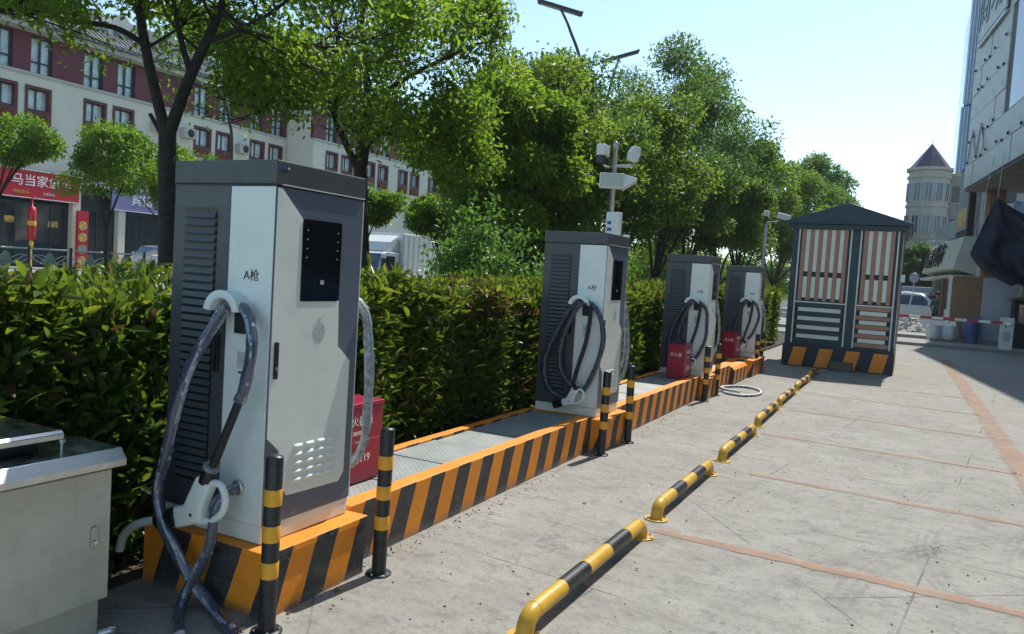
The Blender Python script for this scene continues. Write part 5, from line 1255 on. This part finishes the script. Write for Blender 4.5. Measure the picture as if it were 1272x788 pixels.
# turret building, neighbours, glass tower
r = empty('turret_building', (.9, 80, 0), 0, 'cream building with a round corner turret and dark pointed roof', 'building')
def ngon(rr_, n=12, ph_=0): return [(rr_*math.cos(2*math.pi*(k+ph_)/n), rr_*math.sin(2*math.pi*(k+ph_)/n)) for k in range(n)]
MB().prism(ngon(1.72, 12, .5), 'z', 0, 13.2).build('turret_wall', 'turret_wall', r)
for z0, z1, rr_ in ((13.2, 13.45, 1.95), (12.55, 12.75, 1.85), (9.95, 10.15, 1.82), (7.05, 7.25, 1.82), (4.2, 4.4, 1.82)): MB().prism(ngon(rr_, 12, .5), 'z', z0, z1).build('cornice', 'turret_wall', r)
MB().lathe([(1.75, 13.45), (.9, 14.6), (.03, 15.75)], n=8, smooth=False).build('roof', 'turret_roof', r); MB().cyl(0, 0, 15.7, 16.3, .03, 6).build('finial', 'galv', r)
for fl in (4.6, 7.6, 10.5):
    for k in range(7):
        a = rad(180+30*k); ca, sa = math.cos(a), math.sin(a); R_ = 1.67
        wm = MB().box(-.3, .3, -.04, .02, 0, 1.55); me = wm.mesh('window', 'glass_blue'); o = link('window', me, r, 0, (R_*ca, R_*sa, fl)); o.rotation_euler = (0, 0, a+rad(90))
        f_ = MB().box(-.34, -.29, -.1, .03, -.03, 1.6).box(.29, .34, -.1, .03, -.03, 1.6).box(-.29, .29, -.1, .03, 1.55, 1.6).box(-.29, .29, -.1, .03, -.03, .0).box(-.02, .02, -.08, .03, 0, 1.55).build('window_frame', 'eave', o)
MB().box(1.2, 12, .6, 14, 0, 12.9).build('wing_wall', 'grey_wall', r); MB().box(1.3, 12.1, .5, 14.1, 12.9, 13.15).build('cornice', 'turret_wall', r)
for fl in (4.6, 7.6, 10.5):
    for k in range(4):
        o = MB().box(1.9+2*k, 2.9+2*k, .55, .62, fl, fl+1.5).build('window', 'glass_dark', r); MB().box(1.86+2*k, 1.9+2*k, .5, .6, fl, fl+1.5).box(2.9+2*k, 2.94+2*k, .5, .6, fl, fl+1.5).box(1.86+2*k, 2.94+2*k, .5, .6, fl-.08, fl).build('window_frame', 'eave', o)
r = empty('stepped_building', (2.5, 62, 0), A7, 'grey building with stepped vertical fins beside the clad building', 'building')
MB().box(.4, 8, 0, 10, 0, 7.5).build('wall', 'grey_wall', r)
for k in range(6): MB().box(-.1+.0*k, .5, -.6-2.2*k*.8, .5-2.2*k*.8, 0, 6.0+.55*k).build('fin', 'grey_wall' if k % 2 else 'concrete_dark', r)
r = empty('glass_tower', (4.4, 130, 0), 0, 'tall curved blue glass tower behind the clad building', 'building')
for k in range(4):
    zz0 = -1+15.5*k; ou = [(0+.45*k*.2, 0), (1.4, -1.2), (4, -2), (10, -2), (14, 2), (14, 14), (0, 14)]
    MB().prism(ou, 'z', zz0, zz0+15.2).build('glass_block', 'tower_glass', r, 0, ((.0, .15, .3, .6)[k]*1.4, 0, 0))
    for j in range(9): MB().box(.2+1.3*j*.3+.1*k, .32+1.3*j*.3+.1*k, -1.6-.18*j, -1.2-.1*j, zz0, zz0+15).build('rib', 'tower_rib', r)
# distant trees and pole beyond the gate
for i, (x, y, top) in enumerate(((-2.5, 74, 6.2), (.5, 73, 6.4), (2.6, 75, 6.0))):
    clump_tree((x, y, .2), top, 1.9, 1.2, ('dark bushy tree at the left before the turret building', 'dark bushy tree right below the turret', 'dark bushy tree right of the thin pole')[i], 90+i, 'leaf_deep', 7000, .28, 'dark_tree', 'dark trees before the turret building', .12)
r = empty('utility_pole', (1.45, 57, .2), 0, 'thin grey pole with cross bar before the dark trees', 'pole')
MB().lathe([(.07, 0), (.05, 5.6)], n=8).build('shaft', 'galv', r); MB().box(-.6, .5, -.03, .03, 5.2, 5.28).build('cross_bar', 'galv', r)
r = empty('traffic_mirror', (.25, 45, .22), 0, 'round traffic mirror on a post above the white cars', 'mirror')
MB().cyl(0, 0, 0, 2.6, .03, 8).build('post', 'galv', r); MB().lathe([(.02, 0), (.2, .03), (.25, .07), (.2, .09)], n=18).build('mirror_dish', 'van_blue', r, loc=(0, -.05, 2.5)).rotation_euler = (rad(90), 0, 0)
print('objects', len(bpy.data.objects), 'near leaves', n1, n2, 'panels', pn, 'tris', sum(len(o.data.loop_triangles) if False else sum(len(p.vertices)-2 for p in o.data.polygons) if len(o.data.polygons) < 3000 else len(o.data.loops)-2*len(o.data.polygons) for o in bpy.data.objects if o.type == 'MESH'))
# ---------------------------------------------------------------- summer haze
mt = bpy.data.materials.new('haze_air'); mt.use_nodes = True; t = mt.node_tree; t.nodes.clear()
pv = t.nodes.new('ShaderNodeVolumePrincipled'); pv.inputs['Color'].default_value = (.85, .95, 1, 1); pv.inputs['Density'].default_value = .00035; pv.inputs['Anisotropy'].default_value = .2
om = t.nodes.new('ShaderNodeOutputMaterial'); t.links.new(pv.outputs[0], om.inputs['Volume']); M['haze_air'] = mt
tag(MB().box(-950, 950, -250, 1550, -1.2, 62).build('haze', 'haze_air'), 'thin summer haze in the air', 'haze', kind='stuff')
